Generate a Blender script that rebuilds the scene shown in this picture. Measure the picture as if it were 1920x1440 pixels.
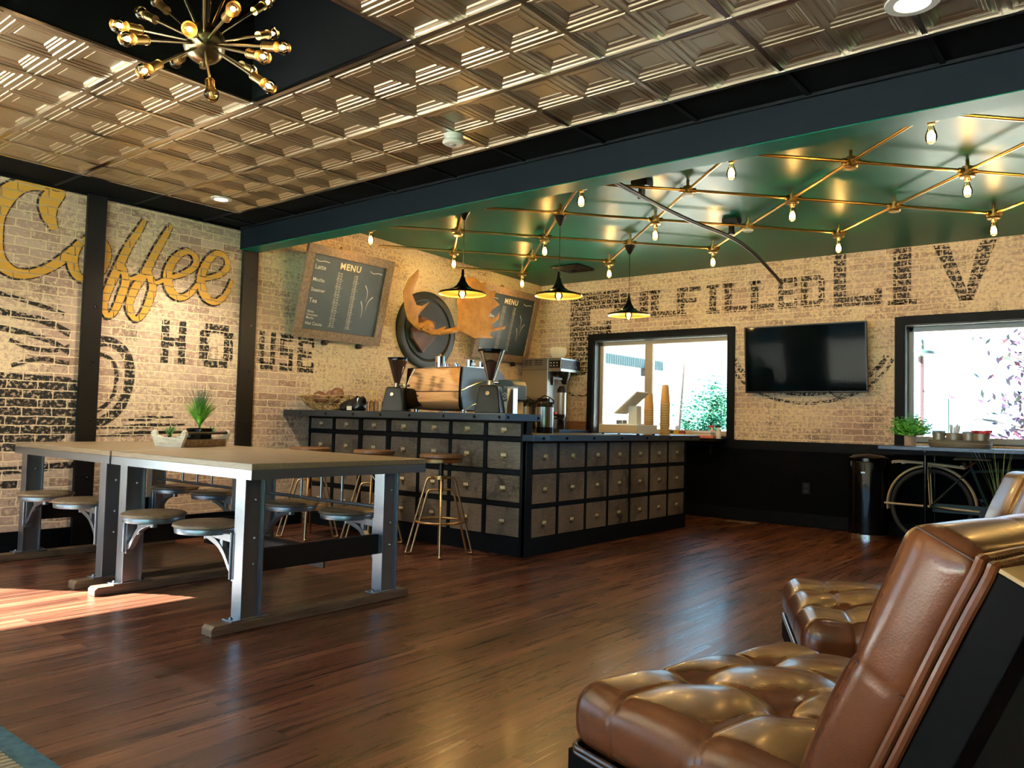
import bpy, bmesh, math, random
from mathutils import Vector, Matrix
for _o in list(bpy.data.objects): bpy.data.objects.remove(_o)
S = bpy.context.scene
COL = S.collection
PI = math.pi
R = math.radians
rnd = random.Random(7)

# ------------------------------------------------------------------ camera
cam_d = bpy.data.cameras.new('camera'); cam = bpy.data.objects.new('camera', cam_d); COL.objects.link(cam)
F_PX = 1487.7
cam_d.sensor_width = 36.0; cam_d.lens = F_PX/1920*36.0
cam_d.clip_start = .05; cam_d.clip_end = 300
yaw, pitch, roll = R(38.797), R(2.685), R(-1.4587)
fw = Vector((-math.sin(yaw)*math.cos(pitch), math.cos(yaw)*math.cos(pitch), math.sin(pitch)))
r0 = Vector((math.cos(yaw), math.sin(yaw), 0)); d0 = fw.cross(r0)
rt = math.cos(roll)*r0 + math.sin(roll)*d0
dn = -math.sin(roll)*r0 + math.cos(roll)*d0
mw = Matrix.Identity(4)
for i in range(3):
    mw[i][0] = rt[i]; mw[i][1] = -dn[i]; mw[i][2] = -fw[i]
mw[0][3], mw[1][3], mw[2][3] = 0, 0, 1.0
cam.matrix_world = mw
S.camera = cam

# ------------------------------------------------------------------ exposure, sky, sun
S.view_settings.view_transform = 'Standard'
S.view_settings.look = 'None'
S.view_settings.gamma = 1.0
S.view_settings.use_curve_mapping = False
S.view_settings.exposure = 0.0
W = bpy.data.worlds.new('sky'); S.world = W; W.use_nodes = True
bg = W.node_tree.nodes['Background']
bg.inputs[0].default_value = (.42, .72, 1.0, 1); bg.inputs[1].default_value = 3.9
sun_d = bpy.data.lights.new('sun', 'SUN'); sun = bpy.data.objects.new('sun', sun_d); COL.objects.link(sun)
sun_d.energy = 260; sun_d.angle = R(.6); sun_d.color = (1, .96, .86)
sd = Vector((.811*math.cos(R(39)), .585*math.cos(R(39)), -math.sin(R(39))))
sun.rotation_euler = sd.to_track_quat('-Z', 'Y').to_euler()

def portal(x, y, z, w, h, rot):
    d = bpy.data.lights.new('window_daylight', 'AREA'); d.shape = 'RECTANGLE'; d.size = w; d.size_y = h
    d.cycles.is_portal = True
    o = bpy.data.objects.new('window_daylight', d); COL.objects.link(o); o.location = (x, y, z); o.rotation_euler = rot
# back wall windows, left window, front windows, right windows (light faces -Z)
portal(-4.49, 8.47, 1.45, 1.8, 1.2, (R(-90), 0, 0))
portal(-.6, 8.47, 1.45, 2.5, 1.2, (R(-90), 0, 0))
portal(-6.34, -.23, 1.3, 1.9, 2.2, (0, R(-90), 0))
portal(-4.05, -3.14, 1.3, 3.8, 2.5, (R(90), 0, 0))
portal(.05, -3.14, 1.3, 4.0, 2.5, (R(90), 0, 0))

# ------------------------------------------------------------------ materials
MATS = {}
def mat(name, col=(.5,.5,.5), rough=.5, metal=0, spec=.5, coat=0, coat_r=.1, emit=None, es=0, trans=0, alpha=1):
    if name in MATS: return MATS[name]
    m = bpy.data.materials.new(name); m.use_nodes = True
    b = m.node_tree.nodes['Principled BSDF']
    b.inputs['Base Color'].default_value = (*col, 1); b.inputs['Roughness'].default_value = rough
    b.inputs['Metallic'].default_value = metal; b.inputs['Specular IOR Level'].default_value = spec
    b.inputs['Coat Weight'].default_value = coat; b.inputs['Coat Roughness'].default_value = coat_r
    b.inputs['Transmission Weight'].default_value = trans
    if emit: b.inputs['Emission Color'].default_value = (*emit, 1); b.inputs['Emission Strength'].default_value = es
    MATS[name] = m
    return m
class NT:
    def __init__(s, m): s.t = m.node_tree; s.b = s.t.nodes['Principled BSDF']
    def n(s, typ, **k):
        nd = s.t.nodes.new(typ)
        for a, v in k.items():
            if hasattr(nd, a): setattr(nd, a, v)
            else: nd.inputs[a].default_value = v
        return nd
    def l(s, a, b): s.t.links.new(a, b)
    def ramp(s, fac, stops, interp='LINEAR'):
        r = s.t.nodes.new('ShaderNodeValToRGB'); r.color_ramp.interpolation = interp
        while len(r.color_ramp.elements) < len(stops): r.color_ramp.elements.new(.5)
        for e, (p, c) in zip(r.color_ramp.elements, stops):
            e.position = p; e.color = (*c, 1) if len(c) == 3 else c
        s.l(fac, r.inputs[0]); return r.outputs[0]
    def mix(s, f, a, b, blend='MIX'):
        m = s.t.nodes.new('ShaderNodeMix'); m.data_type = 'RGBA'; m.blend_type = blend
        for sock, v in ((0, f), (6, a), (7, b)):
            if hasattr(v, 'is_linked'): s.l(v, m.inputs[sock])
            else: m.inputs[sock].default_value = (*v, 1) if isinstance(v, tuple) and len(v) == 3 else v
        return m.outputs[2]
    def math(s, op, a, b=0.0):
        m = s.t.nodes.new('ShaderNodeMath'); m.operation = op
        for i, v in ((0, a), (1, b)):
            if hasattr(v, 'is_linked'): s.l(v, m.inputs[i])
            else: m.inputs[i].default_value = v
        return m.outputs[0]
    def pos(s, mapping=None):
        g = s.t.nodes.new('ShaderNodeTexCoord')   # Object coordinates: metres in the object's own frame
        out = g.outputs['Object']
        if mapping:
            mp = s.t.nodes.new('ShaderNodeMapping'); s.l(out, mp.inputs[0]); mp.inputs['Scale'].default_value = mapping; out = mp.outputs[0]
        return out
    def swz(s, axis):   # axis 'x': wall along Y -> (y,z); axis 'y': wall along X -> (x,z)
        sp = s.t.nodes.new('ShaderNodeSeparateXYZ'); s.l(s.pos(), sp.inputs[0])
        cb = s.t.nodes.new('ShaderNodeCombineXYZ')
        s.l(sp.outputs[1 if axis == 'x' else 0], cb.inputs[0]); s.l(sp.outputs[2], cb.inputs[1])
        return cb.outputs[0]
    def noise(s, vec, scale, detail=4, rough=.5):
        n = s.t.nodes.new('ShaderNodeTexNoise'); s.l(vec, n.inputs['Vector'])
        n.inputs['Scale'].default_value = scale; n.inputs['Detail'].default_value = detail; n.inputs['Roughness'].default_value = rough
        return n.outputs['Fac']
    def bump(s, h, st, dist=.01):
        b = s.t.nodes.new('ShaderNodeBump'); s.l(h, b.inputs['Height']); b.inputs['Strength'].default_value = st; b.inputs['Distance'].default_value = dist
        s.l(b.outputs[0], s.b.inputs['Normal'])

def brick_nodes(T, axis):
    v = T.swz(axis)
    wob = T.noise(v, 9, 2); wv = T.t.nodes.new('ShaderNodeVectorMath'); wv.operation = 'ADD'
    c = T.t.nodes.new('ShaderNodeCombineXYZ'); T.l(T.math('MULTIPLY', T.math('SUBTRACT', wob, .5), .020), c.inputs[1])
    T.l(T.math('MULTIPLY', T.math('SUBTRACT', T.noise(v, 22, 2), .5), .02), c.inputs[0])
    T.l(v, wv.inputs[0]); T.l(c.outputs[0], wv.inputs[1])
    b = T.n('ShaderNodeTexBrick'); T.l(wv.outputs[0], b.inputs['Vector'])
    b.offset = .5; b.inputs['Scale'].default_value = 1; b.inputs['Brick Width'].default_value = .2
    b.inputs['Row Height'].default_value = .0632; b.inputs['Mortar Size'].default_value = .0052; b.inputs['Mortar Smooth'].default_value = .35
    b.inputs['Color1'].default_value = (0,0,0,1); b.inputs['Color2'].default_value = (1,1,1,1); b.inputs['Mortar'].default_value = (.5,.5,.5,1)
    return v, b
def brick_mat(name, axis, wash):
    m = mat(name, rough=.85, spec=.2); T = NT(m)
    v, b = brick_nodes(T, axis)
    per = T.ramp(b.outputs['Color'], [(0, (.34,.22,.185)), (.45, (.48,.34,.29)), (1, (.60,.46,.38))])
    n1 = T.noise(v, 30, 6, .7); n2 = T.noise(v, 1.1, 3)
    w = T.math('ADD', T.math('MULTIPLY', n1, .8), T.math('MULTIPLY', n2, .45))
    if axis == 'x':   # the wall behind the bar carries more whitewash
        sx = T.n('ShaderNodeSeparateXYZ'); T.l(v, sx.inputs[0])
        w = T.math('ADD', w, T.math('MULTIPLY', T.math('MINIMUM', T.math('MAXIMUM', T.math('SUBTRACT', sx.outputs[0], 4.0), 0.0), 1.0), .055))
    wf = T.ramp(w, [(wash, (.08,.08,.08)), (wash+.13, (1,1,1))])
    cream = (.84, .70, .50)
    face = T.mix(wf, per, cream)
    n3 = T.noise(v, 55, 4, .7)
    sp = T.ramp(T.math('MULTIPLY', n3, T.noise(v, 4, 2)), [(.325, (0,0,0)), (.38, (1,1,1))])
    face = T.mix(T.math('MULTIPLY', sp, .6), face, (.10,.075,.06))
    col = T.mix(b.outputs['Fac'], face, cream)
    T.l(col, T.b.inputs['Base Color'])
    h = T.math('SUBTRACT', T.math('MULTIPLY', n1, .5), b.outputs['Fac'])
    T.bump(h, .55, .012)
    return m
def paint_mat(name, axis, col, keep, mottle):
    m = mat(name, col=col, rough=.7, spec=.25); T = NT(m)
    v, b = brick_nodes(T, axis)
    n = T.noise(v, 38, 5, .7)
    a = T.ramp(n, [(keep, (0,0,0)), (keep+.06, (1,1,1))])
    brickface = T.math('GREATER_THAN', .5, b.outputs['Fac'])
    T.l(T.math('MULTIPLY', a, T.math('MAXIMUM', brickface, mottle)), T.b.inputs['Alpha'])
    return m

M_brickL = brick_mat('whitewashed_brick_left', 'x', .60)
M_brickB = brick_mat('whitewashed_brick_back', 'y', .575)
M_blackL = paint_mat('black_wall_paint_left', 'x', (.025,.027,.026), .43, 0)
M_goldL = paint_mat('gold_wall_paint', 'x', (.66,.37,.07), .30, .15)
M_outL = paint_mat('black_outline_paint', 'x', (.03,.03,.03), .42, .45)
M_blackB = paint_mat('black_wall_paint_back', 'y', (.025,.025,.025), .45, 0)

M_black = mat('black_wall_panel_paint', (.0012,.002,.003), .7, 0, .06)
M_blackT = mat('black_trim_paint', (.0025,.004,.006), .55, 0, .12)
M_bar = mat('black_bar_frame_paint', (.003,.006,.009), .5, 0, .16)
M_steel = mat('gunmetal_table_steel', (.30,.34,.39), .32, .85)
M_steelD = mat('dark_post_steel', (.007,.007,.007), .45, .1, .3)
M_worktop = mat('dark_steel_worktop', (.05,.065,.085), .34, .7)
M_bolt = mat('black_bolt_metal', (.05,.05,.055), .22, .9)
M_brass = mat('aged_brass', (.55,.38,.15), .28, 1)
M_brassL = mat('satin_gold_stool_metal', (.68,.47,.24), .3, 1)
M_chrome = mat('polished_chrome', (.75,.75,.75), .12, 1)
M_stain = mat('brushed_stainless_steel', (.42,.42,.38), .3, 1)
M_blackpl = mat('black_plastic', (.008,.008,.009), .3, 0, .3)
M_blackgl = mat('gloss_black_metal', (.003,.003,.004), .12, 0, .2)
M_white = mat('white_plastic', (.72,.74,.72), .35)
M_rubber = mat('black_rubber', (.02,.02,.02), .6)
M_rodblk = mat('matte_black_steel', (.02,.02,.02), .4, .5)

def wood(name, cols, scale=(3,40,40), rough=.45, nsc=2.5, bump=.15, knots=False, coat=0):
    m = mat(name, rough=rough, coat=coat); T = NT(m)
    v = T.pos(scale); n = T.noise(v, nsc, 6, .65)
    c = T.ramp(n, [(.3, cols[0]), (.5, cols[1]), (.7, cols[2])])
    if knots:
        k = T.noise(T.pos((1,1,.6)), 11, 4, .65)
        kf = T.ramp(k, [(.55, (0,0,0)), (.64, (1,1,1))])
        c = T.mix(T.math('MULTIPLY', kf, .85), c, (.02,.017,.014))
        k2 = T.ramp(T.noise(T.pos(), 2.3, 2), [(.35, (0,0,0)), (.7, (1,1,1))])
        c = T.mix(T.math('MULTIPLY', k2, .5), c, tuple(x*1.7 for x in cols[2]))
    T.l(c, T.b.inputs['Base Color']); T.bump(n, bump, .004)
    return m
M_drawer = wood('weathered_grey_drawer_wood', ((.055,.042,.03),(.125,.10,.075),(.22,.185,.145)), (9,9,70), .36, 2, .2, True)
M_tabletop = wood('dull_brown_tabletop', ((.17,.125,.08),(.24,.185,.12),(.3,.235,.16)), (3,30,30), .38, 2, .05)
M_footw = wood('worn_brown_foot_wood', ((.08,.05,.03),(.14,.09,.055),(.2,.14,.09)), (30,3,30), .5, 2)
M_seatw = wood('dark_round_seat_wood', ((.13,.09,.055),(.19,.14,.09),(.26,.2,.13)), (4,40,40), .35, 2, .05)
M_menuw = wood('rustic_brown_frame_wood', ((.10,.065,.035),(.2,.135,.08),(.3,.22,.14)), (20,20,20), .6, 2)
M_whitew = wood('white_distressed_wood', ((.45,.38,.28),(.7,.66,.55),(.8,.77,.68)), (6,6,60), .6, 2)
M_stoolw = wood('brown_stool_seat_wood', ((.12,.055,.025),(.2,.1,.045),(.27,.15,.07)), (4,50,4), .35, 2, .05)
M_balls = wood('brown_decor_ball', ((.10,.04,.02),(.2,.08,.04),(.28,.14,.08)), (12,12,12), .4, 2)
M_twig = wood('golden_twig', ((.25,.14,.05),(.4,.26,.1),(.5,.36,.17)), (20,20,20), .6, 2)
M_antler = wood('golden_brown_antler', ((.26,.10,.018),(.45,.20,.035),(.58,.30,.07)), (3,3,3), .55, 2, .3)
M_skull = wood('dark_skull_plate_wood', ((.05,.02,.01),(.11,.045,.02),(.18,.08,.035)), (14,3,3), .45, 2)
M_plaque = wood('black_green_plaque', ((.006,.010,.009),(.010,.017,.015),(.016,.026,.023)), (3,3,30), .5, 2)
M_chalk = wood('slate_chalkboard', ((.014,.026,.029),(.022,.04,.043),(.034,.058,.06)), (2,2,2), .45, 2, .02)
M_chalkw = mat('white_chalk', (.75,.78,.74), .9)
M_chalkg = mat('cream_chalk_lettering', (.85,.74,.55), .9)

def floor_mat():
    m = mat('mahogany_plank_floor', rough=.3, spec=.4, coat=.08, coat_r=.12); T = NT(m)
    sp = T.n('ShaderNodeSeparateXYZ'); T.l(T.pos(), sp.inputs[0])
    cb = T.n('ShaderNodeCombineXYZ'); T.l(sp.outputs[1], cb.inputs[0]); T.l(sp.outputs[0], cb.inputs[1])
    b = T.n('ShaderNodeTexBrick'); T.l(cb.outputs[0], b.inputs['Vector']); b.offset = .37; b.offset_frequency = 2
    b.inputs['Scale'].default_value = 1; b.inputs['Brick Width'].default_value = .95; b.inputs['Row Height'].default_value = .1
    b.inputs['Mortar Size'].default_value = .0012; b.inputs['Mortar Smooth'].default_value = .1
    b.inputs['Color1'].default_value = (0,0,0,1); b.inputs['Color2'].default_value = (1,1,1,1); b.inputs['Mortar'].default_value = (0,0,0,1)
    bc = b.outputs['Color']
    mp = T.n('ShaderNodeMapping'); T.l(T.pos(), mp.inputs[0]); mp.inputs['Scale'].default_value = (30, 1.1, 1)
    off = T.n('ShaderNodeVectorMath'); off.operation = 'ADD'; T.l(mp.outputs[0], off.inputs[0]); 
    cc = T.n('ShaderNodeCombineXYZ'); T.l(T.math('MULTIPLY', bc, 37), cc.inputs[1]); T.l(cc.outputs[0], off.inputs[1])
    g = T.noise(off.outputs[0], 1.2, 6, .6)
    g2 = T.noise(off.outputs[0], .35, 3, .6)
    mixf = T.math('ADD', T.math('MULTIPLY', g, .55), T.math('ADD', T.math('MULTIPLY', g2, .45), T.math('MULTIPLY', T.math('SUBTRACT', bc, .5), .16)))
    c = T.ramp(mixf, [(.30, (.030,.012,.008)), (.45, (.075,.026,.015)), (.56, (.13,.048,.027)), (.72, (.26,.115,.065))])
    c = T.mix(b.outputs['Fac'], c, (.02,.01,.006))
    T.l(c, T.b.inputs['Base Color'])
    T.l(T.ramp(g, [(.3, (.22,.22,.22)), (.7, (.38,.38,.38))]), T.b.inputs['Roughness'])
    h = T.math('SUBTRACT', T.math('MULTIPLY', g, .5), T.math('MULTIPLY', b.outputs['Fac'], 1.2))
    T.bump(h, .22, .004)
    return m
M_floor = floor_mat()
def tin_mat():
    m = mat('embossed_tin', (.53,.465,.34), .24, 1); T = NT(m)
    n = T.noise(T.pos(), 5, 4)
    T.l(T.ramp(n, [(.35, (.36,.36,.36)), (.7, (.5,.5,.5))]), T.b.inputs['Roughness'])
    n2 = T.noise(T.pos(), 9, 3); T.bump(n2, .06, .01)
    return m
M_tin = tin_mat()
M_tinbar = mat('bright_tin_grid_bar', (.62,.6,.58), .2, 1)
M_green = mat('green_lit_ceiling_paint', (.002,.095,.060), .34, 0, .12)  # dark paint with the green light on it put into its colour
M_blackc = mat('black_ceiling_tile', (.002,.003,.004), .8, 0, .06)
M_beam = mat('black_beam_paint', (.003,.006,.010), .6, 0, .09)
def leather_mat():
    m = mat('brown_leather', (.2,.075,.028), .27, 0, .45, .2, .12); T = NT(m)
    n = T.noise(T.pos(), 3, 3)
    T.l(T.ramp(n, [(.3, (.070,.019,.0065)), (.7, (.125,.036,.011))]), T.b.inputs['Base Color'])
    vv = T.n('ShaderNodeTexVoronoi'); T.l(T.pos(), vv.inputs['Vector']); vv.inputs['Scale'].default_value = 260
    w = T.noise(T.pos(), 14, 3)
    T.bump(T.math('ADD', T.math('MULTIPLY', vv.outputs['Distance'], .25), w), .10, .006)
    return m
M_leather = leather_mat()
M_leatherd = mat('dark_brown_leather_piping', (.05,.018,.008), .3, 0, .5, .3, .2)
M_thread = mat('dark_seam_thread', (.05,.02,.012), .6)
M_chairw = mat('black_stained_chair_wood', (.002,.002,.0025), .6, 0, .06)
M_goldedge = mat('gold_lit_top_edge', (.33,.19,.07), .4)

# clear glass that lets light straight through
def glass_mat(name, tint, refl=1.0):
    m = bpy.data.materials.new(name); m.use_nodes = True; t = m.node_tree; t.nodes.clear()
    o = t.nodes.new('ShaderNodeOutputMaterial'); mx = t.nodes.new('ShaderNodeMixShader')
    tr = t.nodes.new('ShaderNodeBsdfTransparent'); tr.inputs[0].default_value = (*tint, 1)
    gl = t.nodes.new('ShaderNodeBsdfGlossy'); gl.inputs['Roughness'].default_value = .02
    fr = t.nodes.new('ShaderNodeFresnel'); fr.inputs[0].default_value = 1.45
    mu = t.nodes.new('ShaderNodeMath'); mu.operation = 'MULTIPLY'; mu.inputs[1].default_value = refl
    t.links.new(fr.outputs[0], mu.inputs[0]); t.links.new(mu.outputs[0], mx.inputs[0])
    t.links.new(tr.outputs[0], mx.inputs[1]); t.links.new(gl.outputs[0], mx.inputs[2]); t.links.new(mx.outputs[0], o.inputs[0])
    return m
M_glass = glass_mat('window_glass', (.97,.99,.98), .7)
M_bulbg = glass_mat('amber_bulb_glass', (1,.9,.68))
M_cleargl = glass_mat('clear_jar_glass', (.9,.9,.85))
M_fil = mat('glowing_filament', (1,.6,.2), .5, emit=(1,.66,.24), es=16)
M_filS = mat('glowing_small_filament', (1,.6,.2), .5, emit=(1,.55,.2), es=26)
M_lens = mat('lit_downlight_lens', (1,.9,.8), .5, emit=(1,.86,.68), es=12)

# ------------------------------------------------------------------ mesh helpers
class MB:
    def __init__(s): s.v = []; s.f = []; s.sm = []
    def add(s, vs, fs, smooth=False):
        o = len(s.v); s.v += [tuple(v) for v in vs]
        for f in fs: s.f.append(tuple(i+o for i in f)); s.sm.append(smooth)
        return s
    def box(s, x0, x1, y0, y1, z0, z1):
        vs = [(x,y,z) for z in (z0,z1) for y in (y0,y1) for x in (x0,x1)]
        return s.add(vs, [(0,2,3,1),(4,5,7,6),(0,1,5,4),(2,6,7,3),(0,4,6,2),(1,3,7,5)])
    def obox(s, c, size, m):
        c = Vector(c); h = [a/2 for a in size]
        vs = [c + m @ Vector((x*h[0], y*h[1], z*h[2])) for z in (-1,1) for y in (-1,1) for x in (-1,1)]
        return s.add(vs, [(0,2,3,1),(4,5,7,6),(0,1,5,4),(2,6,7,3),(0,4,6,2),(1,3,7,5)])
    def beam(s, a, b, w, h, up=(0,0,1)):
        a, b = Vector(a), Vector(b); d = b-a; x = d.normalized(); u = Vector(up)
        y = u.cross(x).normalized(); z = x.cross(y)
        return s.obox((a+b)/2, (d.length, w, h), Matrix((x,y,z)).transposed())
    def cyl(s, a, b, r, r2=None, n=16, caps=True):
        a, b = Vector(a), Vector(b); r2 = r if r2 is None else r2
        d = (b-a).normalized(); u = Vector((0,0,1)) if abs(d.z) < .9 else Vector((1,0,0))
        x = d.cross(u).normalized(); y = d.cross(x)
        vs = []
        for p, q in ((a, r), (b, r2)):
            for i in range(n): t = 2*PI*i/n; vs.append(p + (x*math.cos(t) + y*math.sin(t))*q)
        fs = [(i, (i+1)%n, n+(i+1)%n, n+i) for i in range(n)]
        s.add(vs, fs, True)
        if caps:
            s.add(vs[:n], [tuple(range(n-1,-1,-1))]); s.add(vs[n:], [tuple(range(n))])
        return s
    def tube(s, pts, r, n=8, closed=False, caps=True):
        pts = [Vector(p) for p in pts]; m = len(pts); rs = r if isinstance(r, (list, tuple)) else [r]*m
        vs = []; prev = None
        for i, p in enumerate(pts):
            a = pts[(i-1) % m] if (closed or i > 0) else p; b = pts[(i+1) % m] if (closed or i < m-1) else p
            d = (b-a).normalized()
            if prev is None:
                u = Vector((0,0,1)) if abs(d.z) < .9 else Vector((1,0,0)); x = d.cross(u).normalized()
            else:
                x = (prev - d*prev.dot(d)); x = x.normalized() if x.length > 1e-6 else d.orthogonal().normalized()
            prev = x; y = d.cross(x)
            for k in range(n): t = 2*PI*k/n; vs.append(p + (x*math.cos(t)+y*math.sin(t))*rs[i])
        fs = []
        for i in range(m if closed else m-1):
            j = (i+1) % m
            for k in range(n): fs.append((i*n+k, i*n+(k+1)%n, j*n+(k+1)%n, j*n+k))
        s.add(vs, fs, True)
        if caps and not closed:
            s.add(vs[:n], [tuple(range(n-1,-1,-1))]); s.add(vs[-n:], [tuple(range(n))])
        return s
    def lathe(s, prof, c=(0,0,0), n=24, axis='z', sx=1, sy=1, ribs=0, ribamp=0):
        c = Vector(c); vs = []
        for r, z in prof:
            for k in range(n):
                t = 2*PI*k/n; rr = r*(1+ribamp*math.cos(ribs*t)) if ribs else r
                p = Vector((rr*math.cos(t)*sx, rr*math.sin(t)*sy, z))
                if axis == 'x': p = Vector((p.z, p.x, p.y))
                if axis == 'y': p = Vector((p.x, p.z, p.y))
                vs.append(c+p)
        fs = []
        for i in range(len(prof)-1):
            for k in range(n): fs.append((i*n+k, i*n+(k+1)%n, (i+1)*n+(k+1)%n, (i+1)*n+k))
        return s.add(vs, fs, True)
    def sphere(s, c, r, n=12, sx=1, sy=1, sz=1):
        prof = [(max(1e-5, math.sin(PI*i/n))*r, -math.cos(PI*i/n)*r*sz) for i in range(n+1)]
        return s.lathe(prof, c, n*2, sx=sx, sy=sy)
    def prism(s, poly, fn, t0, t1):
        # poly: 2d points; fn(u, v, t) -> 3d
        n = len(poly); vs = [fn(u,v,t0) for u,v in poly] + [fn(u,v,t1) for u,v in poly]
        fs = [tuple(range(n-1,-1,-1)), tuple(range(n,2*n))] + [(i,(i+1)%n,n+(i+1)%n,n+i) for i in range(n)]
        return s.add(vs, fs)
    def ribbon(s, pts, w, fn, t):
        # flat painted stroke along 2d points, width w (number or list)
        m = len(pts); ws = w if isinstance(w, (list, tuple)) else [w]*m; L = []; Rr = []
        for i, p in enumerate(pts):
            a = pts[max(i-1,0)]; b = pts[min(i+1,m-1)]; dx, dy = b[0]-a[0], b[1]-a[1]; l = math.hypot(dx,dy) or 1
            nx, ny = -dy/l*ws[i]/2, dx/l*ws[i]/2
            L.append(fn(p[0]+nx,p[1]+ny,t+i*1.2e-5)); Rr.append(fn(p[0]-nx,p[1]-ny,t+i*1.2e-5))
        return s.add(L+Rr, [(i,i+1,m+i+1,m+i) for i in range(m-1)])
    def build(s, name, material, parent=None, off=(0,0,0), bevel=0, smooth_angle=35, tri=False, subsurf=0, recalc=True):
        me = bpy.data.meshes.new(name)
        o_ = Vector(off)
        me.from_pydata([tuple(Vector(v)-o_) for v in s.v], [], s.f)
        bm = bmesh.new(); bm.from_mesh(me)
        bmesh.ops.remove_doubles(bm, verts=bm.verts, dist=1e-5)
        if recalc: bmesh.ops.recalc_face_normals(bm, faces=bm.faces)
        if tri: bmesh.ops.triangulate(bm, faces=[f for f in bm.faces if len(f.verts) > 4])
        bm.to_mesh(me); bm.free()
        if any(s.sm):
            me.polygons.foreach_set('use_smooth', [True]*len(me.polygons))
            me.set_sharp_from_angle(angle=R(smooth_angle))
        me.materials.append(material)
        o = bpy.data.objects.new(name, me); COL.objects.link(o)
        if parent is not None: o.parent = parent
        if bevel:
            b = o.modifiers.new('bevel', 'BEVEL'); b.width = bevel; b.segments = 2; b.limit_method = 'ANGLE'; b.angle_limit = R(50)
        if subsurf:
            q = o.modifiers.new('subd', 'SUBSURF'); q.levels = subsurf; q.render_levels = subsurf
        return o

def chain(pts, sub=6, closed=False):
    """Catmull-Rom through points of any dimension"""
    n = len(pts); out = []
    rng = range(n if closed else n-1)
    for i in rng:
        p = [pts[(i+k) % n] if closed else pts[min(max(i+k,0),n-1)] for k in (-1,0,1,2)]
        for j in range(sub):
            t = j/sub
            out.append(tuple(.5*((2*p[1][d]) + (-p[0][d]+p[2][d])*t + (2*p[0][d]-5*p[1][d]+4*p[2][d]-p[3][d])*t*t + (-p[0][d]+3*p[1][d]-3*p[2][d]+p[3][d])*t**3) for d in range(len(pts[0]))))
    if not closed: out.append(tuple(pts[-1]))
    return out
def tag(o, label, cat, group=None, kind=None):
    o['label'] = label; o['category'] = cat
    if group: o['group'] = group
    if kind: o['kind'] = kind
    return o
def thing(name, label, cat, loc=(0,0,0), rz=0, group=None):
    o = bpy.data.objects.new(name, None); COL.objects.link(o); o.empty_display_size = .05
    o.location = loc; o.rotation_euler = (0,0,rz)
    return tag(o, label, cat, group)
def copy_tree(o, parent=None):
    c = o.copy(); COL.objects.link(c)
    if parent is not None: c.parent = parent
    for ch in list(o.children): copy_tree(ch, c)
    return c
def struct(o, label=None):
    o['kind'] = 'structure'
    if label: o['label'] = label
    return o
def point_light(parent, loc, e, col, r=.02, off=(0,0,0)):
    d = bpy.data.lights.new('bulb_glow', 'POINT'); d.energy = e; d.color = col; d.shadow_soft_size = r
    o = bpy.data.objects.new('bulb_glow', d); COL.objects.link(o); o.parent = parent; o.location = loc
    return o
# ------------------------------------------------------------------ room shell
XL, YB, XR, YF = -6.2, 8.28, 2.6, -3.0
ZC, ZG = 2.62, 2.777
def zgreen(y): return ZG + .027*(YB - y)
def wall(name, axis, p0, p1, a0, a1, z0, z1, ops, m):
    mb = MB(); cuts = sorted(set([a0, a1] + [o[0] for o in ops] + [o[1] for o in ops]))
    def bx(u0, u1, w0, w1):
        if w1-w0 < 1e-4: return
        if axis == 'x': mb.box(p0, p1, u0, u1, w0, w1)
        else: mb.box(u0, u1, p0, p1, w0, w1)
    for u0, u1 in zip(cuts, cuts[1:]):
        o = [q for q in ops if q[0] <= u0+1e-6 and q[1] >= u1-1e-6]
        if o: bx(u0, u1, z0, o[0][2]); bx(u0, u1, o[0][3], z1)
        else: bx(u0, u1, z0, z1)
    return struct(mb.build(name, m))
wl = wall('wall_left', 'x', XL-.15, XL, YF, YB+.2, 0, 3.1, [(-1.3, .84, .25, 2.30)], M_brickL)
wb = wall('wall_back', 'y', YB, YB+.2, XL, XR, 0, 3.1, [(-5.36, -3.61, .885, 2.02), (-1.83, .62, .89, 2.02)], M_brickB)
wr = wall('wall_right', 'x', XR, XR+.15, YF, YB+.2, 0, 3.1, [], M_black)
wf = wall('wall_front', 'y', YF-.15, YF, XL-.15, XR+.15, 0, 3.1, [(-5.95, -2.15, .08, 2.52), (-1.95, 2.05, .08, 2.52)], M_black)
fl = struct(MB().box(XL-.15, XR+.15, YF-.15, YB+.2, -.1, 0).build('floor', M_floor))
roof = struct(MB().box(XL-.3, XR+.3, YF-.3, YB+.35, 3.3, 3.4).build('ceiling', M_blackc))  # roof slab added to block light from above; also caps the recess
# pressed-tin ceiling: repeated square coffers
TX0, TY1, CP = -5.68, 3.503, .2925
VX0, VX1, VY0, VY1 = -3.62, -2.45, .53, 2.285
DS = .42
prof = [(.146,0),(.136,0),(.1335,-.009),(.125,-.009),(.121,.003),(.110,.003),(.106,-.003),(.098,-.003),(.093,.009),(.084,.009),(.079,.016),(.070,.016),(.064,.028),(.058,.028),(.055,.024)]
mb = MB()
NX = int((XR-.1-TX0)/CP)
xs = []
tiles_x = []
for i in range(NX):
    cx = TX0 + (i+.5)*CP
    for j in range(21):
        cy = TY1 - (j+.5)*CP
        if cy < YF: continue
        if VX0 < cx < VX1 and VY0 < cy < VY1: continue
        vs = []
        for h, d in prof:
            for sx, sy in ((-1,-1),(1,-1),(1,1),(-1,1)): vs.append((cx+sx*h*1.0017, cy+sy*h*1.0017, ZC+d*DS))
        fs = []
        for k in range(len(prof)-1):
            for q in range(4): a, b = k*4+q, k*4+(q+1)%4; fs.append((a, b, b+4, a+4))
        e = (len(prof)-1)*4; fs.append((e, e+1, e+2, e+3))
        mb.add(vs, fs)
TXE = TX0 + NX*CP; TYE = TY1 - 21*CP
tin = struct(mb.build('ceiling', M_tin, recalc=False))
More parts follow.
